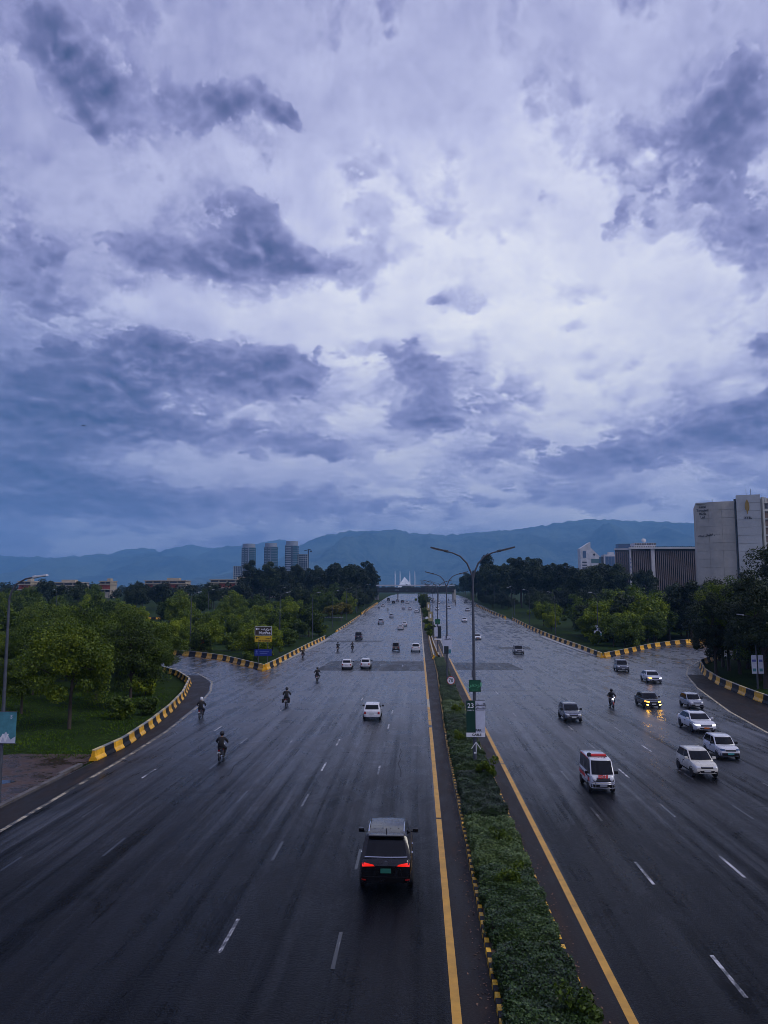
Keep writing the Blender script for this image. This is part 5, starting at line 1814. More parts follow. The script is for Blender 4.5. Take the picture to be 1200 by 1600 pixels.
def rider_mesh(lean=0.0):
    bm = bmesh.new()
    sk = bm.verts.layers.skin.verify()
    V = {}

    def v(k, p, r):
        b = bm.verts.new(p); b[sk].radius = (r, r); V[k] = b; return b

    def e(*ks):
        for a, b in zip(ks[:-1], ks[1:]): bm.edges.new((V[a], V[b]))
    v('pel', (0, -.22, .90), .19); V['pel'][sk].use_root = True
    v('sp', (0, -.17 + lean * .3, 1.10), .18); v('ch', (0, -.06 + lean * .7, 1.32), .20); v('nb', (0, -.02 + lean, 1.46), .075); v('nk', (0, 0.01 + lean, 1.53), .06)
    v('h1', (0, .03 + lean, 1.62), .095); v('h2', (0, .03 + lean, 1.72), .09)
    e('pel', 'sp', 'ch', 'nb', 'nk', 'h1', 'h2')
    for s, n in ((-1, 'l'), (1, 'r')):
        v(n + 'sh', (s * .19, -.06 + lean * .8, 1.40), .105); v(n + 'el', (s * .38, .08 + lean * .5, 1.16), .075); v(n + 'wr', (s * .335, .27, 1.06), .042); v(n + 'ha', (s * .33, .305, 1.045), .040)
        e('ch', n + 'sh', n + 'el', n + 'wr', n + 'ha')
        v(n + 'hip', (s * .14, -.17, .86), .13); v(n + 'kn', (s * .25, .24, .70), .09); v(n + 'an', (s * .17, .06, .34), .050); v(n + 'he', (s * .17, .04, .29), .048); v(n + 'to', (s * .18, .24, .27), .040)
        e('pel', n + 'hip', n + 'kn', n + 'an', n + 'he', n + 'to')
    me = bpy.data.meshes.new('body'); bm.to_mesh(me); bm.free()
    o = bpy.data.objects.new('tmp', me); COL.objects.link(o)
    o.modifiers.new('s', 'SKIN'); sd = o.modifiers.new('d', 'SUBSURF'); sd.levels = 1; sd.render_levels = 1
    dg = bpy.context.evaluated_depsgraph_get()
    out = bpy.data.meshes.new_from_object(o.evaluated_get(dg))
    bpy.data.objects.remove(o)
    # fingers closed round the grips, thumb underneath
    mb = MB()
    mb.v = [tuple(p.co) for p in out.vertices]; mb.f = [tuple(p.vertices) for p in out.polygons]; mb.mi = [0] * len(mb.f)
    for s in (-1, 1):
        for k, ln in enumerate((.9, 1.0, .95, .8)):
            x = s * (.295 + .021 * k)
            mb.tube([(x, .31, 1.065), (x, .31 + .035 * ln, 1.068), (x, .325 + .035 * ln, 1.035), (x, .30 + .03 * ln, 1.005)], [.010, .010, .009, .007], 5)
        mb.tube([(s * .285, .29, 1.04), (s * .27, .31, 1.01), (s * .275, .335, .995)], [.011, .010, .008], 5)
    fin = mb.mesh('body', None, recalc=False)
    mi = []
    for p in fin.polygons:
        c = p.center
        if c.z > 1.49: m = 2
        elif abs(c.x) > .24 and c.y > .255 and .95 < c.z < 1.15: m = 2
        elif c.z < .37: m = 3
        elif c.z < .93 and not (abs(c.x) > .26 and c.z > .85): m = 1
        else: m = 0
        mi.append(m)
    fin.polygons.foreach_set('material_index', mi)
    fin.polygons.foreach_set('use_smooth', [True] * len(fin.polygons))
    for m in ('cloth_black', 'cloth_navy', 'skin', 'hair'):
        fin.materials.append(M[m])
    return fin


RIDER = [rider_mesh(0.02), rider_mesh(0.10)]
hm_ = MB(); hm_.lathe([(.001, 1.865), (.06, 1.855), (.11, 1.815), (.138, 1.74), (.142, 1.67), (.13, 1.60), (.10, 1.555)], 18, c=(0, .03, 0)); HELMET = hm_.mesh('helmet', 60); HELMET.materials.append(M['helmet_black'])
vs_ = MB()
vs_.loft([[(.146 * math.sin(a), .03 + .146 * math.cos(a), z) for a in np.linspace(-1.15, 1.15, 9)] for z in (1.63, 1.73)], caps=False, closed=False); VISOR = vs_.mesh('visor', 60, recalc=False); VISOR.materials.append(M['car_glass'])
hr_ = MB(); hr_.lathe([(.001, 1.835), (.05, 1.828), (.088, 1.79), (.106, 1.72), (.104, 1.66), (.085, 1.62)], 16, c=(0, .005, 0)); HAIR = hr_.mesh('hair', 60); HAIR.materials.append(M['hair'])
fc_ = MB()
for s in (-1, 1): fc_.lathe([(.001, -.012), (.013, 0), (.001, .012)], 8, c=(s * .036, .125, 1.685)); fc_.lathe([(.001, -.03), (.02, 0), (.001, .03)], 8, c=(s * .098, .03, 1.675))
fc_.add([(-.014, .12, 1.645), (.014, .12, 1.645), (0, .152, 1.648), (0, .125, 1.695)], [(0, 1, 2), (0, 2, 3), (1, 3, 2), (0, 3, 1)]); fc_.box((0, .118, 1.61), (.045, .012, .012))
FACE = fc_.mesh('face', 60); FACE.materials.append(M['skin'])


def rider(x, y, heading, label, jacket, trousers, helmet, lean=0, group='motorcycle riders'):
    me = RIDER[lean]
    o = mesh_obj('person', me, [], None, (x, y, gzf(y) + 0.012), (0, 0, R(heading)))
    for i, m in ((0, jacket), (1, trousers)):
        o.material_slots[i].link = 'OBJECT'; o.material_slots[i].material = M[m]
    dy = .10 if lean else .02
    f = mesh_obj('face', FACE, [], o, (0, dy, 0))
    if helmet == 'hair':
        mesh_obj('hair', HAIR, [], o, (0, dy, 0))
    else:
        h = mesh_obj('helmet', HELMET, [], o, (0, dy, 0))
        h.material_slots[0].link = 'OBJECT'; h.material_slots[0].material = M[helmet]
        mesh_obj('visor', VISOR, [], h)
    tag(o, label, 'person', group)


for (x, y, hd, ml, rl, jk, trs, hm2, ln, lit) in (
        (-13.3, 52.6, 2, 'motorcycle nearest the camera on the left road', 'rider in black clothes and black helmet, nearest on the left road', 'cloth_black', 'cloth_black', 'helmet_black', 0, 0),
        (-19.7, 70.2, 4, 'motorcycle of the white helmeted rider by the left kerb wall', 'rider with white helmet in dark clothes by the left kerb wall', 'cloth_black', 'cloth_navy', 'helmet_white', 0, 0),
        (-13.3, 78.2, 2, 'motorcycle with side bags in the middle of the left road', 'rider in black jacket with a pale stripe, middle of the left road', 'cloth_black', 'cloth_black', 'helmet_black', 1, 0),
        (-13.2, 101.0, 2, 'motorcycle left of the white hatchback pair', 'rider all in black left of the white hatchback pair', 'cloth_black', 'cloth_black', 'helmet_black', 0, 0),
        (-20.8, 139, 2, 'motorcycle beside the wall right of the yellow road sign', 'rider beside the wall right of the yellow road sign', 'cloth_brown', 'cloth_navy', 'hair', 0, 0),
        (-16.4, 157, 0, 'left motorcycle of the pair behind the dark blue van', 'left rider of the pair behind the dark blue van', 'cloth_black', 'cloth_navy', 'helmet_black', 0, 0),
        (-13.6, 158.7, 0, 'right motorcycle of the pair behind the dark blue van', 'right rider of the pair behind the dark blue van', 'cloth_navy', 'cloth_black', 'hair', 1, 0),
        (-14.1, 353, 0, 'far motorcycle left of the small silver hatchback', 'far rider left of the small silver hatchback', 'cloth_black', 'cloth_black', 'helmet_black', 0, 0),
        (-19.1, 372, 0, 'farthest motorcycle beside the left wall', 'farthest rider beside the left wall', 'cloth_navy', 'cloth_black', 'hair', 0, 0),
        (19.0, 78.5, 180, 'motorcycle with headlight coming towards the camera left of the black saloon', 'rider in dark clothes coming towards the camera left of the black saloon', 'cloth_black', 'cloth_black', 'helmet_black', 0, 1),
        (20.2, 426, 180, 'far motorcycle before the tall clump, foremost of three', 'far rider before the tall clump, foremost of three', 'cloth_black', 'cloth_black', 'helmet_black', 0, 0),
        (19.0, 490, 180, 'far motorcycle before the tall clump, leftmost of three', 'far rider before the tall clump, leftmost of three', 'cloth_navy', 'cloth_black', 'helmet_black', 0, 0),
        (22.0, 470, 180, 'far motorcycle before the tall clump, between two others', 'far rider before the tall clump, between two others', 'cloth_black', 'cloth_navy', 'hair', 1, 0)):
    mo = motorcycle(x, y, hd, ml, 'moto_red' if ln else 'moto_black', bool(lit))
    rider(x, y, hd, rl, jk, trs, hm2, ln)
    if 'side bags' in ml:
        for s in (-1, 1):
            sb = MB(); sb.box((s * .30, -.52, .58), (.20, .42, .36)); sb.build('side_bag', M['cloth_black'], mo, bevel=.05)


# ------------------------------------------------------------------ lamp posts
def lamp_head(mb, tip, base, w=0.30):
    a, b = Vector(base), Vector(tip)
    d = (b - a)
    L = d.length
    q = d.to_track_quat('Y', 'Z').to_matrix()
    mb.box((a + b) / 2, (w, L, 0.10), rot=q)
    mb.box(a + d * 0.08, (w * 0.6, L * 0.22, 0.16), rot=q)


def double_lamp(x, y, label, h=12.3):
    o = empty('street_lamp', (x, y, gzf(y) + 0.1))
    p = MB(); p.tube([(0, 0, -.1), (0, 0, .35), (0, 0, .36), (0, 0, h * .5), (0, 0, h)], [.16, .16, .115, .095, .065], 12); p.build('pole', M['galvanised'], o, smooth=40)
    bs = MB(); bs.box((0, 0, .02), (.5, .5, .05)); bs.box((-.08, -.16, 5.9), (.16, .14, .45)); bs.build('base_plate', M['galvanised'], o)
    for s in (-1, 1):
        a = MB()
        pts = [(0, 0, h - .5), (s * .10, 0, h), (s * .36, 0, h + .62), (s * .80, 0, h + 1.08), (s * 1.30, 0, h + 1.30), (s * 1.72, 0, h + 1.40)]
        a.tube(pts, [.065, .06, .055, .05, .045, .04], 8)
        ar = a.build('arm', M['galvanised'], o, smooth=40)
        hd = MB(); lamp_head(hd, (s * 2.72, 0, h + 1.66), (s * 1.62, 0, h + 1.39)); hd.build('lamp_head', M['lamp_head'], ar, bevel=.02)
        gl = MB(); gl.box((s * 2.25, 0, h + 1.475), (.62, .22, .02), rot=Matrix.Rotation(-s * .23, 3, 'Y')); gl.build('lamp_lens', M['lamp_glass'], ar)
    return tag(o, label, 'street lamp', 'double lamps on the median')


def single_lamp(x, y, to, label, h=10.6, group=None, z=None):
    o = empty('street_lamp', (x, y, gzf(y) if z is None else z), to)
    p = MB(); p.tube([(0, 0, -.1), (0, 0, .3), (0, 0, .31), (0, 0, h * .55), (0, 0, h)], [.14, .14, .115, .09, .06], 10); p.build('pole', M['galvanised'], o, smooth=40)
    a = MB(); a.tube([(0, 0, h - .02), (.10, 0, h + .42), (.38, 0, h + .85), (.85, 0, h + 1.12), (1.35, 0, h + 1.22)], [.06, .055, .05, .045, .04], 8)
    ar = a.build('arm', M['galvanised'], o, smooth=40)
    hd = MB(); lamp_head(hd, (2.05, 0, h + 1.32), (1.28, 0, h + 1.21), .26); hd.build('lamp_head', M['lamp_glass'], ar, bevel=.02)
    return tag(o, label, 'street lamp', group)


LAMP_WORDS = ('big double street lamp rising from the hedge nearest the camera', 'second double street lamp up the median', 'third double street lamp up the median', 'fourth double street lamp up the median',
              'fifth double street lamp up the median', 'sixth double street lamp up the median', 'seventh double street lamp up the median', 'eighth double street lamp, just short of the footbridge')
MED_LAMPS = [double_lamp(3.5, 50 + 47.2 * k, w) for k, w in enumerate(LAMP_WORDS)]
lamp0 = single_lamp(-22.2, 41.0, 0, 'street lamp at the left picture edge carrying a teal banner', h=10.7)
single_lamp(-44.6, 150, 0, 'street lamp beyond the left slip road wall', group='lamps by the left slip road')
for k, y in enumerate((152, 199, 246, 293, 340, 388)):
    single_lamp(-27.4, y, 0, ('first', 'second', 'third', 'fourth', 'fifth', 'sixth')[k] + ' street lamp along the left main road wall, counted from the yellow sign', group='lamps along the left wall')
for k, y in enumerate((186, 210, 257, 304, 330, 372)):
    single_lamp((42.4, 36.6, 36.4, 36.4, 40.5, 36.4)[k], y, PI, ('carrying the white twin banners', 'right after the twin banner lamp', 'third along', 'fourth along', 'fifth along', 'sixth along')[k] + ', street lamp behind the right main road wall', group='lamps along the right wall')
for k, (x, y, a) in enumerate(((-102, 250, 0.4), (-128, 268, 2.6), (-72, 262, 0), (-92, 330, 0.2), (-56, 312, 0))):
    single_lamp(x, y, a, ('street lamp farthest left among the far trees', 'street lamp turned left among the far trees', 'street lamp on the grass left of the wedge', 'thin far street lamp before the red buildings', 'street lamp behind the yellow bush')[k], group='lamps along the side road')
single_lamp(103, 332, PI, 'street lamp in front of the ribbed building', group='lamps before the buildings')
single_lamp(40.6, 95.8, PI, 'street lamp with twin banners behind the right edge wall', h=7.5)

# ------------------------------------------------------------------ signs and banners
P('sign_green', (0.008, 0.10, 0.045), 0.35); P('sign_green_dark', (0.004, 0.045, 0.028), 0.4); P('sign_green_pale', (0.10, 0.42, 0.22), 0.4)
P('sign_yellow', (0.62, 0.40, 0.02), 0.4); P('sign_brown', (0.045, 0.032, 0.02), 0.4); P('sign_blue', (0.012, 0.03, 0.24), 0.35); P('sign_blue_pale', (0.10, 0.14, 0.42), 0.4)
P('sign_red', (0.42, 0.02, 0.025), 0.4); P('sign_black', (0.012, 0.012, 0.013), 0.4); P('sign_orange', (0.65, 0.20, 0.01), 0.4); P('sign_teal', (0.07, 0.25, 0.30), 0.5, var=0.3, vscale=2)
P('banner_white', (0.56, 0.60, 0.70), 0.6, var=0.15, vscale=2); P('banner_cream', (0.42, 0.36, 0.18), 0.6, var=0.3, vscale=3); P('banner_dark', (0.014, 0.025, 0.032), 0.6, var=0.4, vscale=4)


def panel(name, parent, c, s, mat, mount=0.0):
    b = MB(); b.box(c, s); return b.build(name, M[mat], parent)


def front_text(parent, body, size, mat, x, z, y, bold=0.0, name='lettering'):
    return lettering(parent, body, size, mat, (x, y, z), (R(90), 0, 0), name, bold, 0.003)


URDU_RAHMAN = '\uFEE6\uFEE4\uFEA3\uFEAE\uFEDF\uFE8D'
URDU_MURREE = '\uFEF1\uFEAE\uFEE3'
URDU_AVENUE = '\uFEEE\uFEF4\uFEE7\uFEEE\uFEF3\uFE8D'
URDU_PAK = '\uFEE5\uFE8E\uFE98\uFEB4\uFEDB\uFE8E\uFE91'

# green square sign and banner on the near double lamp
g = empty('name_sign', (3.53, 49.86, 5.25)); tag(g, 'green square sign with pale script on the big lamp post', 'sign')
panel('board', g, (0, 0, 0), (.74, .03, .74), 'sign_green'); 
for (cx, cz, sx, sz) in ((0, .36, .74, .03), (0, -.36, .74, .03), (-.36, 0, .03, .74), (.36, 0, .03, .74)):
    panel('rim', g, (cx, -.018, cz), (sx, .012, sz), 'sign_green_dark')
front_text(g, URDU_RAHMAN, .34, 'sign_green_pale', 0, .06, -.022, .006); front_text(g, '\uFEE2\uFEF4\uFEA3\uFEAE\uFEDF\uFE8D', .14, 'sign_green_pale', 0, -.24, -.022)
panel('clamp', g, (0, .06, 0), (.12, .10, .08), 'galvanised')

b1 = empty('pole_banner', (3.55, 49.84, 3.2)); tag(b1, 'tall two-part banner, dark green and white, on the big lamp post', 'banner')
panel('green_sheet', b1, (-.30, 0, .12), (.56, .012, 2.0), 'sign_green_dark')
panel('white_sheet', b1, (.30, 0, .12), (.60, .012, 2.0), 'banner_white')
panel('white_strip', b1, (.0, -.010, -.98), (1.18, .012, .26), 'white_sign')
for z in (1.14, -1.12):
    rd = MB(); rd.tube([(-.62, 0, z), (.62, 0, z)], .016, 6); rd.build('rod', M['galvanised'], b1)
front_text(b1, '23', .42, 'white_sign', -.30, .80, -.012, .006); front_text(b1, 'MARCH', .12, 'white_sign', -.30, .52, -.012)
front_text(b1, URDU_PAK, .24, 'sign_black', .30, .88, -.012, .004); front_text(b1, '\uFEE5\uFE8E\uFE98\uFEB4\uFEE0\uFED4\uFED3', .20, 'sign_black', .30, .66, -.012, .003)
panel('print', b1, (.30, -.009, .50), (.5, .004, .03), 'sign_black'); panel('print', b1, (.30, -.009, .10), (.5, .004, .55), 'banner_white')
front_text(b1, 'PAK', .20, 'sign_black', .18, -.70, -.016, .006); front_text(b1, 'CABLE', .20, 'sign_black', .06, -.98, -.02, .006)
ar_ = empty('arrow_sign', (3.56, 49.80, 1.55)); tag(ar_, 'white metal arrow on the lamp post above the hedge', 'sign')
am = MB(); am.box((0, 0, -.15), (.045, .02, .62)); am.build('shaft', M['white_sign'], ar_)
for s in (-1, 1):
    am = MB(); am.box((s * .15, 0, .02), (.04, .02, .48), rot=Matrix.Rotation(s * -.62, 3, 'Y')); am.build('arrow_arm', M['white_sign'], ar_)
am = MB(); am.box((-.05, 0, -.42), (.16, .02, .10)); am.build('foot', M['white_sign'], ar_)

# round speed limit sign
sp_ = empty('speed_sign', (3.42, 84.5, .1)); tag(sp_, 'round white speed limit sign with red rim reading 70', 'sign')
q = MB(); q.tube([(0, .03, 0), (0, .03, 2.1)], .035, 8); q.build('post', M['galvanised'], sp_)
q = MB(); q.lathe([(.44, -.012), (.44, .012)], 32, axis='Y', c=(0, 0, 1.85)); q.build('disc', M['sign_red'], sp_)
q = MB(); q.lathe([(.375, -.006), (.375, .006)], 32, axis='Y', c=(0, -.016, 1.85)); q.build('face', M['white_sign'], sp_)
front_text(sp_, '70', .50, 'sign_black', 0, 1.86, -.026, .012)

# banners farther up the median
b2 = empty('pole_banner', (3.5, 97.0, 4.9)); tag(b2, 'white banner with dark printed figure on the second lamp post', 'banner')
panel('sheet', b2, (.05, 0, .1), (1.05, .012, 2.1), 'banner_white'); panel('print', b2, (-.10, -.01, -.55), (.55, .008, .95), 'banner_dark'); panel('print', b2, (.34, -.01, -.72), (.30, .008, .50), 'sign_teal'); front_text(b2, URDU_PAK, .26, 'sign_black', .05, .80, -.014, .004)
q = MB(); q.tube([(-.6, 0, 1.18), (.6, 0, 1.18)], .016, 6); q.build('rod', M['galvanised'], b2)
b3 = empty('pole_banner', (3.5, 144.2, 4.3)); tag(b3, 'half white, half dark banner on the third lamp post', 'banner')
panel('white_sheet', b3, (-.32, 0, .2), (.62, .012, 1.7), 'banner_white'); panel('dark_sheet', b3, (.34, 0, .1), (.62, .012, 2.3), 'banner_dark'); panel('white_strip', b3, (.05, -.01, -1.12), (1.35, .012, .24), 'white_sign')
g3 = empty('name_sign', (3.5, 144.2, 6.4)); tag(g3, 'green square sign above the half dark banner on the third lamp post', 'sign'); panel('board', g3, (0, 0, 0), (.95, .03, .95), 'sign_green'); front_text(g3, URDU_RAHMAN, .36, 'sign_green_pale', 0, 0, -.02)
for k, (y, zz) in enumerate(((238.6, 5.2), (285.8, 6.4))):
    bb = empty('pole_banner', (3.6, y, gzf(y) + zz - 1.2)); tag(bb, ('cream banner on the fifth lamp post', 'cream banner on the sixth lamp post')[k], 'banner', 'cream banners on the far median')
    panel('sheet', bb, (0, 0, 0), (1.3, .02, 2.9), 'banner_cream'); panel('print', bb, (0, -.014, .1), (.5, .006, 1.2), 'white_sign')
for k, (x, y) in enumerate(((2.75, 262), (4.2, 258))):
    rs = empty('round_sign', (x, y, gzf(y) + .1)); tag(rs, ('larger pale round sign on the far median', 'smaller pale round sign right of the larger one on the far median')[k], 'sign')
    q = MB(); q.tube([(0, .05, 0), (0, .05, 2.3)], .04, 6); q.build('post', M['galvanised'], rs)
    q = MB(); q.lathe([(.55 - k * .1, -.012), (.55 - k * .1, .012)], 20, axis='Y', c=(0, 0, 2.1)); q.build('disc', M['white_sign'], rs)

# direction sign on the gore
ds = empty('direction_sign', (-24.4, 121.0, 0)); tag(ds, 'direction sign with brown and yellow boards above a blue board', 'sign')
for x in (-.72, .72):
    q = MB(); q.tube([(x, .06, -.2), (x, .06, 6.2)], .055, 8); q.build('post', M['galvanised'], ds)
panel('brown_board', ds, (0, 0, 5.62), (2.70, .04, 1.35), 'sign_brown'); panel('yellow_board', ds, (0, 0, 4.36), (2.70, .04, .95), 'sign_yellow'); panel('blue_board', ds, (.02, 0, 2.25), (2.72, .04, 1.05), 'sign_blue')
for (cx, cz, sx, sz) in ((0, 6.27, 2.70, .06), (0, 4.97, 2.70, .06), (-1.32, 5.62, .06, 1.35), (1.32, 5.62, .06, 1.35)):
    panel('rim', ds, (cx, -.024, cz), (sx, .010, sz), 'white_sign')


def arrow(parent, x, z, mat, s=1.0):
    a = MB(); a.add([(x - .28 * s, -.03, z), (x - .05 * s, -.03, z + .20 * s), (x - .05 * s, -.03, z + .06 * s), (x + .26 * s, -.03, z + .06 * s), (x + .26 * s, -.03, z - .06 * s), (x - .05 * s, -.03, z - .06 * s), (x - .05 * s, -.03, z - .20 * s)], [(0, 1, 2, 3, 4, 5, 6)])
    return a.build('arrow', M[mat], parent)


arrow(ds, -.92, 5.92, 'white_sign', 1.15); arrow(ds, -.90, 4.55, 'sign_black', 1.1)
front_text(ds, URDU_MURREE, .62, 'white_sign', .75, 5.92, -.026, .012); front_text(ds, '\uFEE9\uFEA9\uFEF3\uFE8D', .40, 'white_sign', -.05, 5.92, -.026, .008)
front_text(ds, 'Murree', .62, 'white_sign', .20, 5.30, -.026, .016)
front_text(ds, URDU_AVENUE, .38, 'sign_black', .78, 4.52, -.026, .008); front_text(ds, '7th Avenue', .40, 'sign_black', .12, 4.10, -.026, .010)
q = MB(); q.lathe([(.17, -.006), (.17, .006)], 18, axis='Y', c=(-1.02, -.028, 2.42)); q.build('emblem', M['sign_blue_pale'], ds); panel('print', ds, (-1.02, -.026, 2.06), (.40, .008, .12), 'sign_blue_pale'); panel('print', ds, (.20, -.026, 2.40), (1.5, .008, .12), 'sign_blue_pale'); panel('print', ds, (.10, -.026, 2.12), (1.2, .008, .10), 'sign_blue_pale')
for k, (x, y, z, w, lb) in enumerate(((-40.4, 143.5, 2.7, .95, 'orange chevron board behind the left slip road wall'),)):
    cs_ = empty('chevron_sign', (x, y, 0)); tag(cs_, lb, 'sign'); q = MB(); q.tube([(0, .05, -.1), (0, .05, z + .4)], .04, 6); q.build('post', M['galvanised'], cs_); panel('board', cs_, (0, 0, z), (w, .03, w), 'sign_orange')
    for dx in (-.08, .14):
        a = MB(); a.add([(dx - .20, -.02, z), (dx, -.02, z + .32), (dx + .12, -.02, z + .32), (dx - .08, -.02, z), (dx + .12, -.02, z - .32), (dx, -.02, z - .32)], [(0, 1, 2, 3), (0, 3, 4, 5)]); a.build('chevron', M['sign_black'], cs_)
os_ = empty('warning_board', (-38.0, 87.0, 0)); tag(os_, 'small orange board showing through the trees behind the lawn', 'sign'); q = MB(); q.tube([(0, .05, -.1), (0, .05, 5.2)], .05, 6); q.build('post', M['galvanised'], os_); panel('board', os_, (0, 0, 4.95), (.95, .03, .42), 'sign_orange')

# banners on the side lamps
lbn = empty('pole_banner', (-22.2, 40.85, 3.95)); tag(lbn, 'teal banner with white print on the left edge lamp', 'banner')
panel('sheet', lbn, (-.05, 0, 0), (1.75, .012, 1.62), 'sign_teal')
q = MB(); q.add([(-.92, -.012, -.80), (.82, -.012, -.80), (.82, -.012, -.45), (.55, -.012, -.62), (.30, -.012, -.20), (.05, -.012, -.55), (-.25, -.012, -.05), (-.60, -.012, -.50), (-.92, -.012, -.30)], [tuple(range(9))]); q.build('print', M['banner_white'], lbn)
front_text(lbn, 'S', .26, 'banner_white', .55, .55, -.012, .004); front_text(lbn, 'W', .55, 'white_sign', .15, -.55, -.02, .02)
for z in (.82, -.82):
    q = MB(); q.tube([(-.95, 0, z), (.85, 0, z)], .016, 6); q.build('rod', M['galvanised'], lbn)
for (x, y, z, w, h, lb) in ((42.4, 185.7, 3.0, .95, 2.5, 'pair of white banners on the lamp behind the right gore wall'), (40.6, 95.6, 2.85, .62, 2.2, 'pair of pale banners on the lamp behind the right edge wall')):
    tb = empty('pole_banner', (x, y, z)); tag(tb, lb, 'banner')
    for s in (-1, 1):
        sh = panel('sheet', tb, (s * (w / 2 + .08), 0, 0), (w, .014, h), 'banner_white'); panel('print', sh, (s * (w / 2 + .08), -.010, h * .2), (w * .7, .006, h * .12), 'sign_blue_pale'); panel('print', sh, (s * (w / 2 + .08), -.010, -h * .3), (w * .6, .006, h * .16), 'sign_teal')

# ------------------------------------------------------------------ footbridge
fb = empty('footbridge', (0, 520, 14.3)); tag(fb, 'footbridge with pale railing crossing the far road', 'bridge')
P('bridge_dark', (0.03, 0.035, 0.045), 0.6, var=0.3); P('bridge_pale', (0.55, 0.58, 0.64), 0.5, var=0.2)
q = MB(); q.box((-2.2, 0, .75), (51.5, 3.2, 1.5)); q.build('girder', M['bridge_dark'], fb)
q = MB(); q.box((-2.2, -1.66, 2.6), (52.5, .12, 1.5)); q.build('railing', M['bridge_dark'], fb)
q = MB(); q.box((-2.2, -1.8, 4.6), (52.5, .25, .75)); q.box((-2.2, 0, 5.1), (52.5, 4.0, .16)); q.build('roof_edge', M['bridge_pale'], fb)
q = MB(); q.box((-2.2, 1.66, 2.6), (52.5, .12, 1.5)); q.build('railing', M['bridge_dark'], fb)
for x in (-27.4, -14, 3.2, 13, 23):
    q = MB(); q.box((x, 0, -2.4), (.8, 1.6, 4.9)); q.build('pier', M['concrete'], fb)
    q = MB(); q.box((x, -1.7, 3.4), (.14, .14, 3.4)); q.build('post', M['bridge_dark'], fb)
for sx in (-28.2, 23.8):
    q = MB(); q.box((sx, 3, -1.4), (2.4, 7, 6.9), taper=(1, .2)); q.build('stair_tower', M['concrete'], fb)

# ------------------------------------------------------------------ buildings
P('tower_concrete', (0.46, 0.43, 0.36), 0.75, var=0.22, vscale=0.12, obj=False); P('tower_concrete_pale', (0.46, 0.47, 0.45), 0.75, var=0.2, vscale=0.12, obj=False)
P('fin_brown', (0.20, 0.155, 0.145), 0.7, var=0.25, vscale=0.4, obj=False); P('stone_white', (0.55, 0.55, 0.57), 0.6, var=0.2, vscale=0.3, obj=False)
P('window_dark', (0.012, 0.014, 0.02), 0.12, spec=0.6); P('window_blue', (0.015, 0.07, 0.16), 0.1, spec=0.7); P('window_green', (0.015, 0.09, 0.085), 0.1, spec=0.7)
P('brown_panel', (0.15, 0.10, 0.075), 0.6, var=0.35, vscale=0.5, obj=False); P('brick_red', (0.30, 0.055, 0.035), 0.75, var=0.3, vscale=0.8, obj=False); P('render_cream', (0.42, 0.36, 0.27), 0.7, var=0.25, vscale=0.4, obj=False)
P('emblem_gold', (0.32, 0.20, 0.03), 0.5, var=0.2); P('tower_white', (0.26, 0.29, 0.34), 0.5, var=0.1); P('tower_glass', (0.03, 0.055, 0.075), 0.12, spec=0.7); P('tower_teal', (0.02, 0.09, 0.11), 0.12, spec=0.7); P('marble', (0.78, 0.79, 0.80), 0.5)

# grey office tower at the right edge
tw = empty('office_tower', (149, 392, gzf(385)), R(-17)); tag(tw, 'grey concrete office tower with curved face and gold leaf emblem', 'building')
tb0 = gzf(385)


def pane_row(n, parts):
    pass


arc = []
for k in range(13):
    t = k / 12
    arc.append((-9.2 + 17.6 * t, -9.5 - 3.4 * math.sin(PI * (0.10 + 0.72 * t)) + 2.2 * (1 - t)))
plan = arc + [(8.4, 12), (-9.2, 12)]
q = MB(); q.prism([(x * .992, y * .985) for x, y in plan], -1, 51.6); q.build('core_wall', M['tower_concrete'], tw)
nf = 13
for f_ in range(nf):
    z0_, z1_ = f_ * 4.02, (f_ + 1) * 4.02 - .10
    for a, b in ((0, 4), (4, 8), (8, 12)):     # curved cladding panels, a joint between each
        seg_ = arc[a:b + 1]
        pb = MB()
        n_ = len(seg_)
        shrink = .10
        pts = [(x, y - .12) for x, y in seg_]
        pts[0] = (pts[0][0] + .05, pts[0][1]); pts[-1] = (pts[-1][0] - .05, pts[-1][1])
        pb.prism(pts + [(x, y + .5) for x, y in reversed(pts)], z0_, z1_)
        pb.build('cladding_panel', M['tower_concrete'], tw)
q = MB(); q.box((0, -6, 51.9), (17.2, 10, .5)); q.build('parapet', M['tower_concrete_pale'], tw)
# projecting flat slab with the emblem
for f_ in range(14):
    q = MB(); q.box((14.5, -12.0, f_ * 3.92 + 1.9), (10.4, 3.0, 3.82)); q.build('cladding_panel', M['tower_concrete_pale'], tw)
q = MB(); q.box((14.5, -11.6, 27), (10.0, 2.6, 54.4)); q.build('core_wall', M['tower_concrete'], tw)
q = MB(); q.box((8.85, -9.4, 26.8), (.95, 1.6, 53.2)); q.build('shadow_joint', M['window_dark'], tw)
# window wing running back to the right
wing = MB(); wing.box((0, 0, 26.6), (34, 14, 53.2)); wr = Matrix.Rotation(R(-8), 4, 'Z')
wo = wing.build('wing_wall', M['tower_concrete'], tw, (33.4, 2.6, 0), (0, 0, R(24)))
for f_ in range(13):
    zc = 2.2 + f_ * 3.92
    if f_ == 12:
        for k in range(12):
            q = MB(); q.box((-15.4 + k * 2.8, -7.12, zc + .2), (2.3, .2, 2.6)); q.build('window', M['window_dark'], wo)
    else:
        for k in range(8):
            q = MB(); q.box((-14.8 + k * 4.2, -7.15, zc - .2), (4.0, .3, 2.9)); q.build('brown_panel', M['brown_panel'], wo)
    q = MB(); q.box((0, -7.4, zc + 1.62), (34, .8, .35)); q.build('ledge', M['tower_concrete_pale'], wo)
q = MB(); q.box((-16.9, -7.4, 26.6), (.9, 1.4, 54.2)); q.build('corner_fin', M['tower_concrete_pale'], wo)
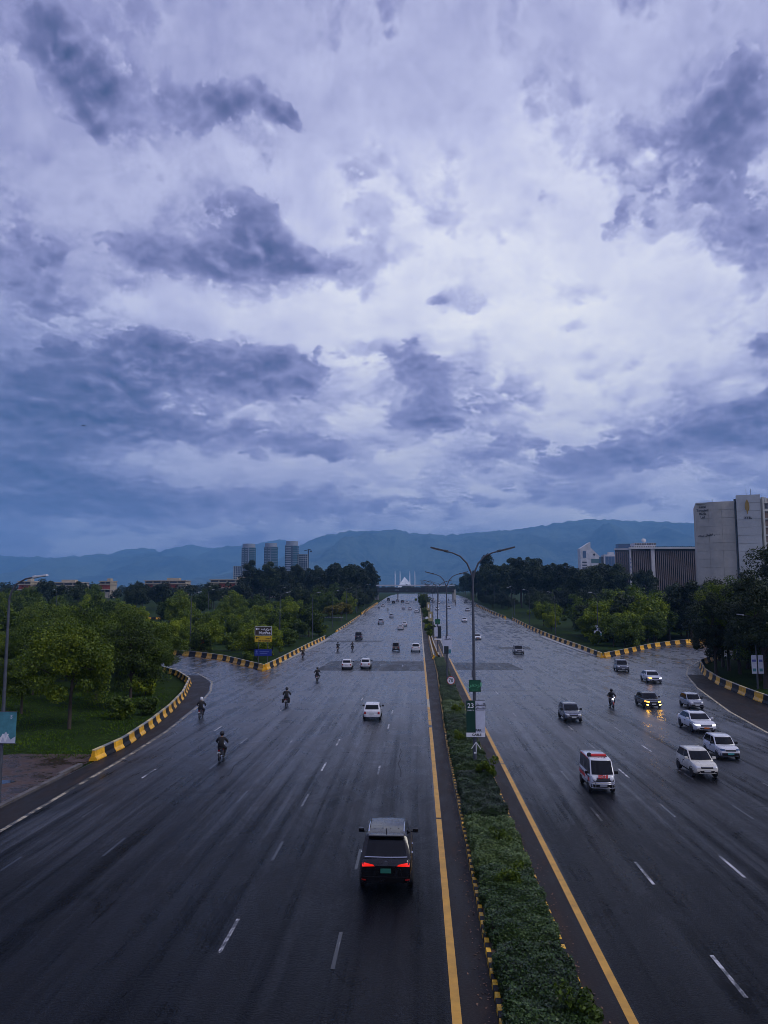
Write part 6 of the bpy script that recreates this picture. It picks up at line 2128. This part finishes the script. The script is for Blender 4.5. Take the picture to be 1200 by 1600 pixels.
for k in range(14):
    q = MB(); q.box((-15.6 + k * 2.4, -7.3, 52.3), (.7, .7, 2.4)); q.build('parapet_post', M['tower_concrete_pale'], wo)
# emblem and lettering
em = MB()
pts = [(0, 3.6), (.55, 2.6), (.95, 1.2), (1.0, -.2), (.75, -1.5), (.2, -2.3), (.12, -3.6), (-.12, -3.6), (-.2, -2.3), (-.75, -1.5), (-1.0, -.2), (-.95, 1.2), (-.55, 2.6)]
em.add([(x, -.06, z) for x, z in pts] + [(x, .06, z) for x, z in pts], [tuple(range(13)), tuple(range(25, 12, -1))] + [(i, (i + 1) % 13, 13 + (i + 1) % 13, 13 + i) for i in range(13)])
em.build('emblem', M['emblem_gold'], tw, (13.9, -13.6, 49.0))
lettering(tw, 'ZTBL', 1.5, 'sign_black', (14.1, -13.62, 43.6), (R(90), 0, 0), bold=.03, depth=.05)
for k, wd in enumerate(('Zarai', 'Taraqiati', 'Bank', 'Ltd')):
    lettering(tw, wd, 1.55, 'sign_black', (-6.0, -10.75 - .10 * k, 50.0 - 1.75 * k), (R(90), 0, R(-9)), bold=.03, depth=.05)
lettering(tw, '\uFEDA\uFEE8\uFEF4\uFE91 \uFEF0\uFE97\uFE8E\uFEF4\uFED7\uFEAE\uFE97 \uFEF0\uFECB\uFEAD\uFEAF', 1.35, 'sign_black', (-3.6, -11.3, 36.0), (R(90), R(-6), R(-9)), bold=.05, depth=.05)
for (x, y, z) in ((-1, -6, 52), (14, -11, 54.6), (16, -11, 54.6), (25, -6, 53)):
    q = MB(); q.tube([(x, y, z - .5), (x, y, z + (3.2 if x > 0 else 2.5))], .09, 5); q.build('mast', M['dark_steel'], tw)

# ribbed office block
rb = empty('office_block', (133, 446, gzf(440))); tag(rb, 'long office block with brown vertical ribs and white cornice', 'building')
g0 = gzf(440)
top_ = 38.2 - g0
q = MB(); q.box((4.6, 6, top_ / 2), (37.0, 26, top_)); q.build('core_wall', M['window_dark'], rb)
fin = MB(); fin.box((0, 0, top_ / 2 - .6), (.46, .8, top_ - 1.2)); fin_me = fin.mesh('rib'); fin_me.materials.append(M['fin_brown'])
for k in range(35):
    x = -13.2 + k * 1.07
    if abs(x + 1.4) < 1.0 or x < -12.9: continue
    mesh_obj('rib', fin_me, [], rb, (x, -7.3, 0))
for x, w in ((-13.9, .9), (-1.4, 1.9)):
    q = MB(); q.box((x, -7.55, top_ / 2), (w, 1.3, top_)); q.build('pilaster', M['stone_white'], rb)
lw = MB(); lw.box((0, 0, top_ / 2), (8, 16, top_)); lwo = lw.build('side_wing', M['window_dark'], rb, (-15.4, 2.4, -0.4), (0, 0, R(-16)))
for k in range(8):
    mesh_obj('rib', fin_me, [], lwo, (-3.7 + k * 1.07, -8.3, 0))
q = MB(); q.box((4.6, -.6, top_ + .35), (38.2, 16.4, .9)); q.build('cornice', M['stone_white'], rb)
q = MB(); q.box((0, -.4, top_ + .36), (8.6, 17.2, .9)); q.build('cornice', M['stone_white'], lwo)
for k in range(30):
    q = MB(); q.box((-13.6 + k * 1.25, -8.3, top_ + 1.1), (.5, .3, .6)); q.build('parapet_post', M['dark_steel'], rb)
q = MB(); q.box((-4.4, 0, top_ + 2.0), (12.2, 9, 3.2)); rtop = q.build('roof_house', M['stone_white'], rb)
for k in range(9):
    q = MB(); q.box((-9.8 + k * 1.35, -4.6, top_ + 2.9), (.9, .2, .7)); q.build('window', M['window_dark'], rb)
q = MB(); q.box((-16.6, -3, top_ + 1.7), (6.6, 6, 2.6)); q.build('plant_room', M['window_blue'], rb)
dh = MB(); dh.lathe([(.001, 0), (.8, .16), (1.3, .5), (1.34, .52), (.8, .22), (.001, .06)], 18, axis='Y', c=(0, 0, 0)); dh.tube([(0, .1, 0), (0, .6, -2.2)], .12, 6)
dh.build('satellite_dish', M['stone_white'], rb, (-4.4, -2.5, top_ + 5.3), (R(-25), 0, 0))
q = MB()
for x in (2, 7.5, 14, 17, 20): q.tube([(x, -3, top_), (x, -3, top_ + 2.2)], .07, 5)
q.build('mast', M['dark_steel'], rb)
for k in range(4):
    lettering(rb, 'PTCL'[k], 1.3, 'sign_blue', (-13.9, -8.25, top_ - 6 - k * 2.1), (R(90), 0, 0), bold=.03, depth=.03)

# white building with slanted peaks
pw = empty('peaked_building', (198, 905, gzf(900))); tag(pw, 'white building with slanted roof peaks behind the dark trees', 'building')
z_ = gzf(900)
prof_ = [(-10.5, 0), (11.5, 0), (11.5, 43.4), (5.2, 49.5), (1.2, 53.5), (1.2, 60), (-10.5, 52.5)]
q = MB(); q.add([(x, -6, z) for x, z in prof_] + [(x, 10, z) for x, z in prof_], [tuple(range(7)), tuple(range(13, 6, -1))] + [(i, (i + 1) % 7, 7 + (i + 1) % 7, 7 + i) for i in range(7)]); q.build('wall', M['stone_white'], pw)
for k in range(9):
    q = MB(); q.box((-6.2, -6.1, 10 + k * 3.3), (5.2, .3, 1.5)); q.build('window', M['window_dark'], pw)
q = MB(); q.box((-6.0, -6.12, 45.6), (3.6, .3, 8)); q.build('window', M['window_blue'], pw)
q = MB(); q.box((6.2, -6.12, 38.0), (9.2, .3, 4.6)); q.build('window', M['window_green'], pw)
for k in range(6):
    q = MB(); q.box((6.2, -6.12, 12 + k * 3.6), (9.2, .3, 1.6)); q.build('window', M['window_dark'], pw)
q = MB(); q.lathe([(1.3, -.1), (1.3, .1)], 20, axis='Y', c=(5.2, -6.1, 45.3)); q.build('round_window', M['window_dark'], pw)
bw = empty('glass_building', (198, 806, gzf(800))); tag(bw, 'white block with blue glass front beside the ribbed office block', 'building')
h_ = 55.3 - gzf(800)
q = MB(); q.box((0, 5, h_ / 2), (12.4, 12, h_)); q.build('wall', M['stone_white'], bw)
for k in range(3):
    q = MB(); q.box((-3.2 + k * 3.2, -1.1, h_ - 8.5), (3.1, .3, 13.0)); q.build('window', M['window_blue'], bw)
q = MB(); q.box((2, 4, h_ + 1.2), (6, 5, 2.6)); q.build('roof_house', M['stone_white'], bw)
q = MB(); q.box((-7.3, 6, h_ / 2 - 1), (2.2, 9, h_ - 2)); q.build('side_wall', M['window_dark'], bw)

# pale apartment blocks far to the right of the road
for k, (x, w, h_) in enumerate(((170, 15, 33), (186, 13, 35.5), (200, 12, 35), (213, 11, 36.5), (226, 13, 34))):
    ab = empty('apartment_block', (x, 1100 + k * 9, gzf(1100))); tag(ab, ('first', 'second', 'third', 'fourth', 'fifth')[k] + ' pale apartment block from the left, on the far rise right of the road', 'building', 'pale far apartment blocks')
    q = MB(); q.box((0, 5, h_ / 2), (w, 11, h_)); q.build('wall', M['render_cream'], ab)
    for f_ in range(3):
        for j in range(4):
            q = MB(); q.box((-w / 2 + w * (j + .5) / 4, -.55, h_ - 2.2 - f_ * 3.2), (w * .12, .3, 1.7)); q.build('window', M['window_dark'], ab)
    q = MB(); q.box((w * .2, 5, h_ + .8), (3.5, 3.5, 1.8)); q.build('roof_house', M['stone_white'], ab)

# low red and cream buildings among the left trees
for k, (x, w, h_, lb) in enumerate(((-290, 9, 13.4, 'red-walled low building at the far left above the trees'), (-266, 34, 12.6, 'low cream and red building at the far left tree line'), (-233, 8, 13.6, 'small cream roof between dark trees at the far left'),
                                    (-189, 31, 14.0, 'red and cream low building left of the towers'), (-137, 38, 14.8, 'long low building with cream roof slabs and red walls below the towers'), (-109, 12, 13.6, 'short red and cream wing right of the long low building'))):
    lo = empty('low_building', (x, 556 + k * 4, gzf(556))); tag(lo, lb, 'building', 'low red and cream buildings')
    q = MB(); q.box((0, 6, (h_ - 1) / 2), (w, 12, h_ - 1)); q.build('wall', M['render_cream'], lo)
    nbay = max(2, int(w / 6))
    for j in range(nbay):
        bx = -w / 2 + w * (j + .5) / nbay
        q = MB(); q.box((bx, -.2, h_ - 5.2), (w / nbay * .94, .5, 3.0)); q.build('brick_panel' if False else 'wall_panel', M['brick_red' if (j + k) % 3 != 1 or k == 0 else 'render_cream'], lo)
        for zz in (h_ - 2.1, h_ - 8.2):
            q = MB(); q.box((bx, -.12, zz), (w / nbay * .8, .3, 1.2)); q.build('window', M['window_dark'], lo)
    for zz in (h_ - 1.0, h_ - 3.2, h_ - 7.0):
        q = MB(); q.box((0, 5.4, zz), (w + 1.0, 13.6, .6)); q.build('roof_slab' if zz > h_ - 2 else 'floor_slab', M['render_cream'], lo)
    q = MB(); q.box((w * .15, 6, h_ + .3), (w * .3, 5, 1.8)); q.build('roof_house', M['render_cream'], lo)

# three glass towers
def high_tower(x, w, top, label, style):
    z = gzf(1500)
    o = empty('high_rise_tower', (x, 1500, z)); tag(o, label, 'tower', 'three towers on the left skyline')
    h_ = top - z
    d = 24
    def plan_(s):
        return [(w / 2 * s * math.copysign(abs(math.cos(a)) ** .45, math.cos(a)), d / 2 * s * math.copysign(abs(math.sin(a)) ** .45, math.sin(a))) for a in np.linspace(0, 2 * PI, 28, endpoint=False)]
    q = MB(); q.prism(plan_(.96), 0, h_ - 9); q.build('glass_shaft', M['tower_glass'], o)
    q = MB(); q.box((w * .32, -d * .30, (h_ - 9) / 2), (w * (.38, .42, .30)[style], d * .5, h_ - 9)); q.build('teal_bay', M['tower_teal'], o)
    n_ = (24, 28, 21)[style]
    for f_ in range(n_):
        zz = 3 + f_ * (h_ - 13) / (n_ - 1)
        q = MB()
        q.prism([(px_, py_) for px_, py_ in plan_(1.0) if px_ < w * .22], zz, zz + (1.0, .8, 1.9)[style]); q.build('balcony_band', M['tower_white'], o)
        q = MB(); q.box((w * .33, -d * .30, zz + .5), (w * .40, d * .53, .45)); q.build('bay_slab', M['tower_white'], o)
    if style < 2:
        for dx in (-.20, .10):
            q = MB(); q.box((w * dx, -d * .5, (h_ - 9) / 2), (w * .09, 1.2, h_ - 9)); q.build('pier', M['tower_white'] if dx > 0 else M['tower_glass'], o)
    # crown: a curved screen open at one side
    cr = MB()
    pts = [(w * .46 * math.cos(a), d * .46 * math.sin(a)) for a in np.linspace(PI * .95, PI * 2.0, 16)]
    cr.loft([[(px_, py_, h_ - 10), (px_ * .96, py_ * .96, h_ - 10), (px_ * .96, py_ * .96, h_ - (1 if style == 2 else 2.5) + .5 * math.sin(i_)), (px_, py_, h_ - (0 if style == 2 else 1.2))] for i_, (px_, py_) in enumerate(pts)])
    cr.build('crown_screen', M['tower_white'], o)
    q = MB(); q.box((-w * .1, 2, h_ - 6), (w * .5, d * .4, 8)); q.build('roof_house', M['tower_glass'], o)
    return o


high_tower(-334, 27.5, 117.5, 'left tower of the three on the left skyline', 0)
high_tower(-290, 26.5, 118.6, 'middle tower of the three on the left skyline', 1)
high_tower(-248.5, 26.5, 121, 'right tower of the three, with plain white floor bands', 2)


def frame_block(x, y, w, top, label, rows, cols):
    z = gzf(y)
    o = empty('tower_block', (x, y, z)); tag(o, label, 'building')
    h_ = top - z
    q = MB(); q.box((0, 9, h_ / 2), (w, 16, h_)); q.build('core_wall', M['tower_glass'], o)
    for r_ in range(rows):
        q = MB(); q.box((0, 8, (r_ + 1) * h_ / rows - .3), (w + .8, 18.4, .7)); q.build('floor_slab', M['tower_concrete_pale'], o)
    for c_ in range(cols + 1):
        q = MB(); q.box((-w / 2 + w * c_ / cols, .4, h_ / 2), (.8, .9, h_)); q.build('column', M['tower_concrete_pale'], o)
    return o


frame_block(-350, 1480, 18, 72, 'lower white block in front of the left tower', 14, 5)
frame_block(-332, 1478, 16, 74, 'lower block right in front of the left tower', 14, 4)
frame_block(-227, 1505, 17, 96, 'unfinished concrete block beside the right tower', 18, 4)
cr_ = empty('tower_crane', (-216, 1500, gzf(1500))); tag(cr_, 'tower crane beside the unfinished block', 'crane')
q = MB(); q.box((0, 0, 42), (1.6, 1.6, 86)); q.build('mast', M['dark_steel'], cr_)
q = MB(); q.box((-2, 0, 83), (13, 1.2, 1.4), rot=Matrix.Rotation(R(-14), 3, 'Y')); q.box((5, 0, 80.5), (4, 1.6, 3)); q.build('jib', M['dark_steel'], cr_)
q = MB(); q.box((0, -.6, 79), (2.4, 2.2, 3)); q.build('cab', M['dark_steel'], cr_)

# white mosque at the foot of the hills
mo = empty('mosque', (-50, 3400, gzf(3400))); tag(mo, 'white tent-shaped mosque with four thin minarets far up the road', 'mosque')
mz = gzf(3400)
q = MB()
apex = (-12, 0, 63); r1 = [(-40, -34, 20), (-12, -40, 8), (24, -34, 20), (36, 0, 8), (24, 34, 20), (-12, 40, 8), (-40, 34, 20), (-50, 0, 8)]
q.add([apex] + r1 + [(x, y, 0) for x, y, z in r1], [(0, i + 1, (i + 1) % 8 + 1) for i in range(8)] + [(i + 1, i + 9, (i + 1) % 8 + 9, (i + 1) % 8 + 1) for i in range(8)]); q.build('prayer_hall', M['marble'], mo)
for (x, y) in ((-54.5, 20), (-31.5, -20), (11, 20), (33.5, -20)):
    q = MB(); q.tube([(x, y, 0), (x, y, 70), (x, y, 88), (x, y, 90)], [3.0, 2.6, 1.2, .3], 6); q.build('minaret', M['marble'], mo)

# a bird far up in the gloom
bd = empty('bird', (-67.9, 150, 45.5), R(30)); tag(bd, 'small dark bird flying against the clouds at the left', 'bird')
q = MB()
q.loft([[(r_ * math.cos(a), y, r_ * .8 * math.sin(a)) for a in np.linspace(0, 2 * PI, 8, endpoint=False)] for y, r_ in ((.26, .01), (.20, .045), (.08, .075), (-.10, .06), (-.24, .03), (-.36, .012))]); q.build('body', M['hair'], bd, smooth=60)
for s in (-1, 1):
    q = MB(); q.add([(s * .04, .12, .02), (s * .30, .20, .12), (s * .62, .02, .06), (s * .34, -.02, .09), (s * .05, -.10, .02), (s * .04, .12, .0), (s * .30, .20, .10), (s * .62, .02, .05), (s * .34, -.02, .07), (s * .05, -.10, .0)], [(0, 1, 2, 3, 4), (9, 8, 7, 6, 5), (0, 5, 6, 1), (1, 6, 7, 2), (2, 7, 8, 3), (3, 8, 9, 4)]); q.build('wing', M['hair'], bd)

# low orange kerb walls along the side road among the left trees
barrier('low orange and black wall on the side road among the left trees', [(-104, 292), (-92, 294)], 1.8, hscale=0.9)
barrier('low orange and black wall farther right on the left side road', [(-72, 296), (-58, 298)], 1.8, hscale=0.9)
strip('side_road', [((-180, 296), (-180, 305)), ((-104, 296), (-104, 306)), ((-58, 300), (-58, 309)), ((-30, 302), (-30, 311))], M['asphalt_old'], 0.0)['kind'] = 'structure'
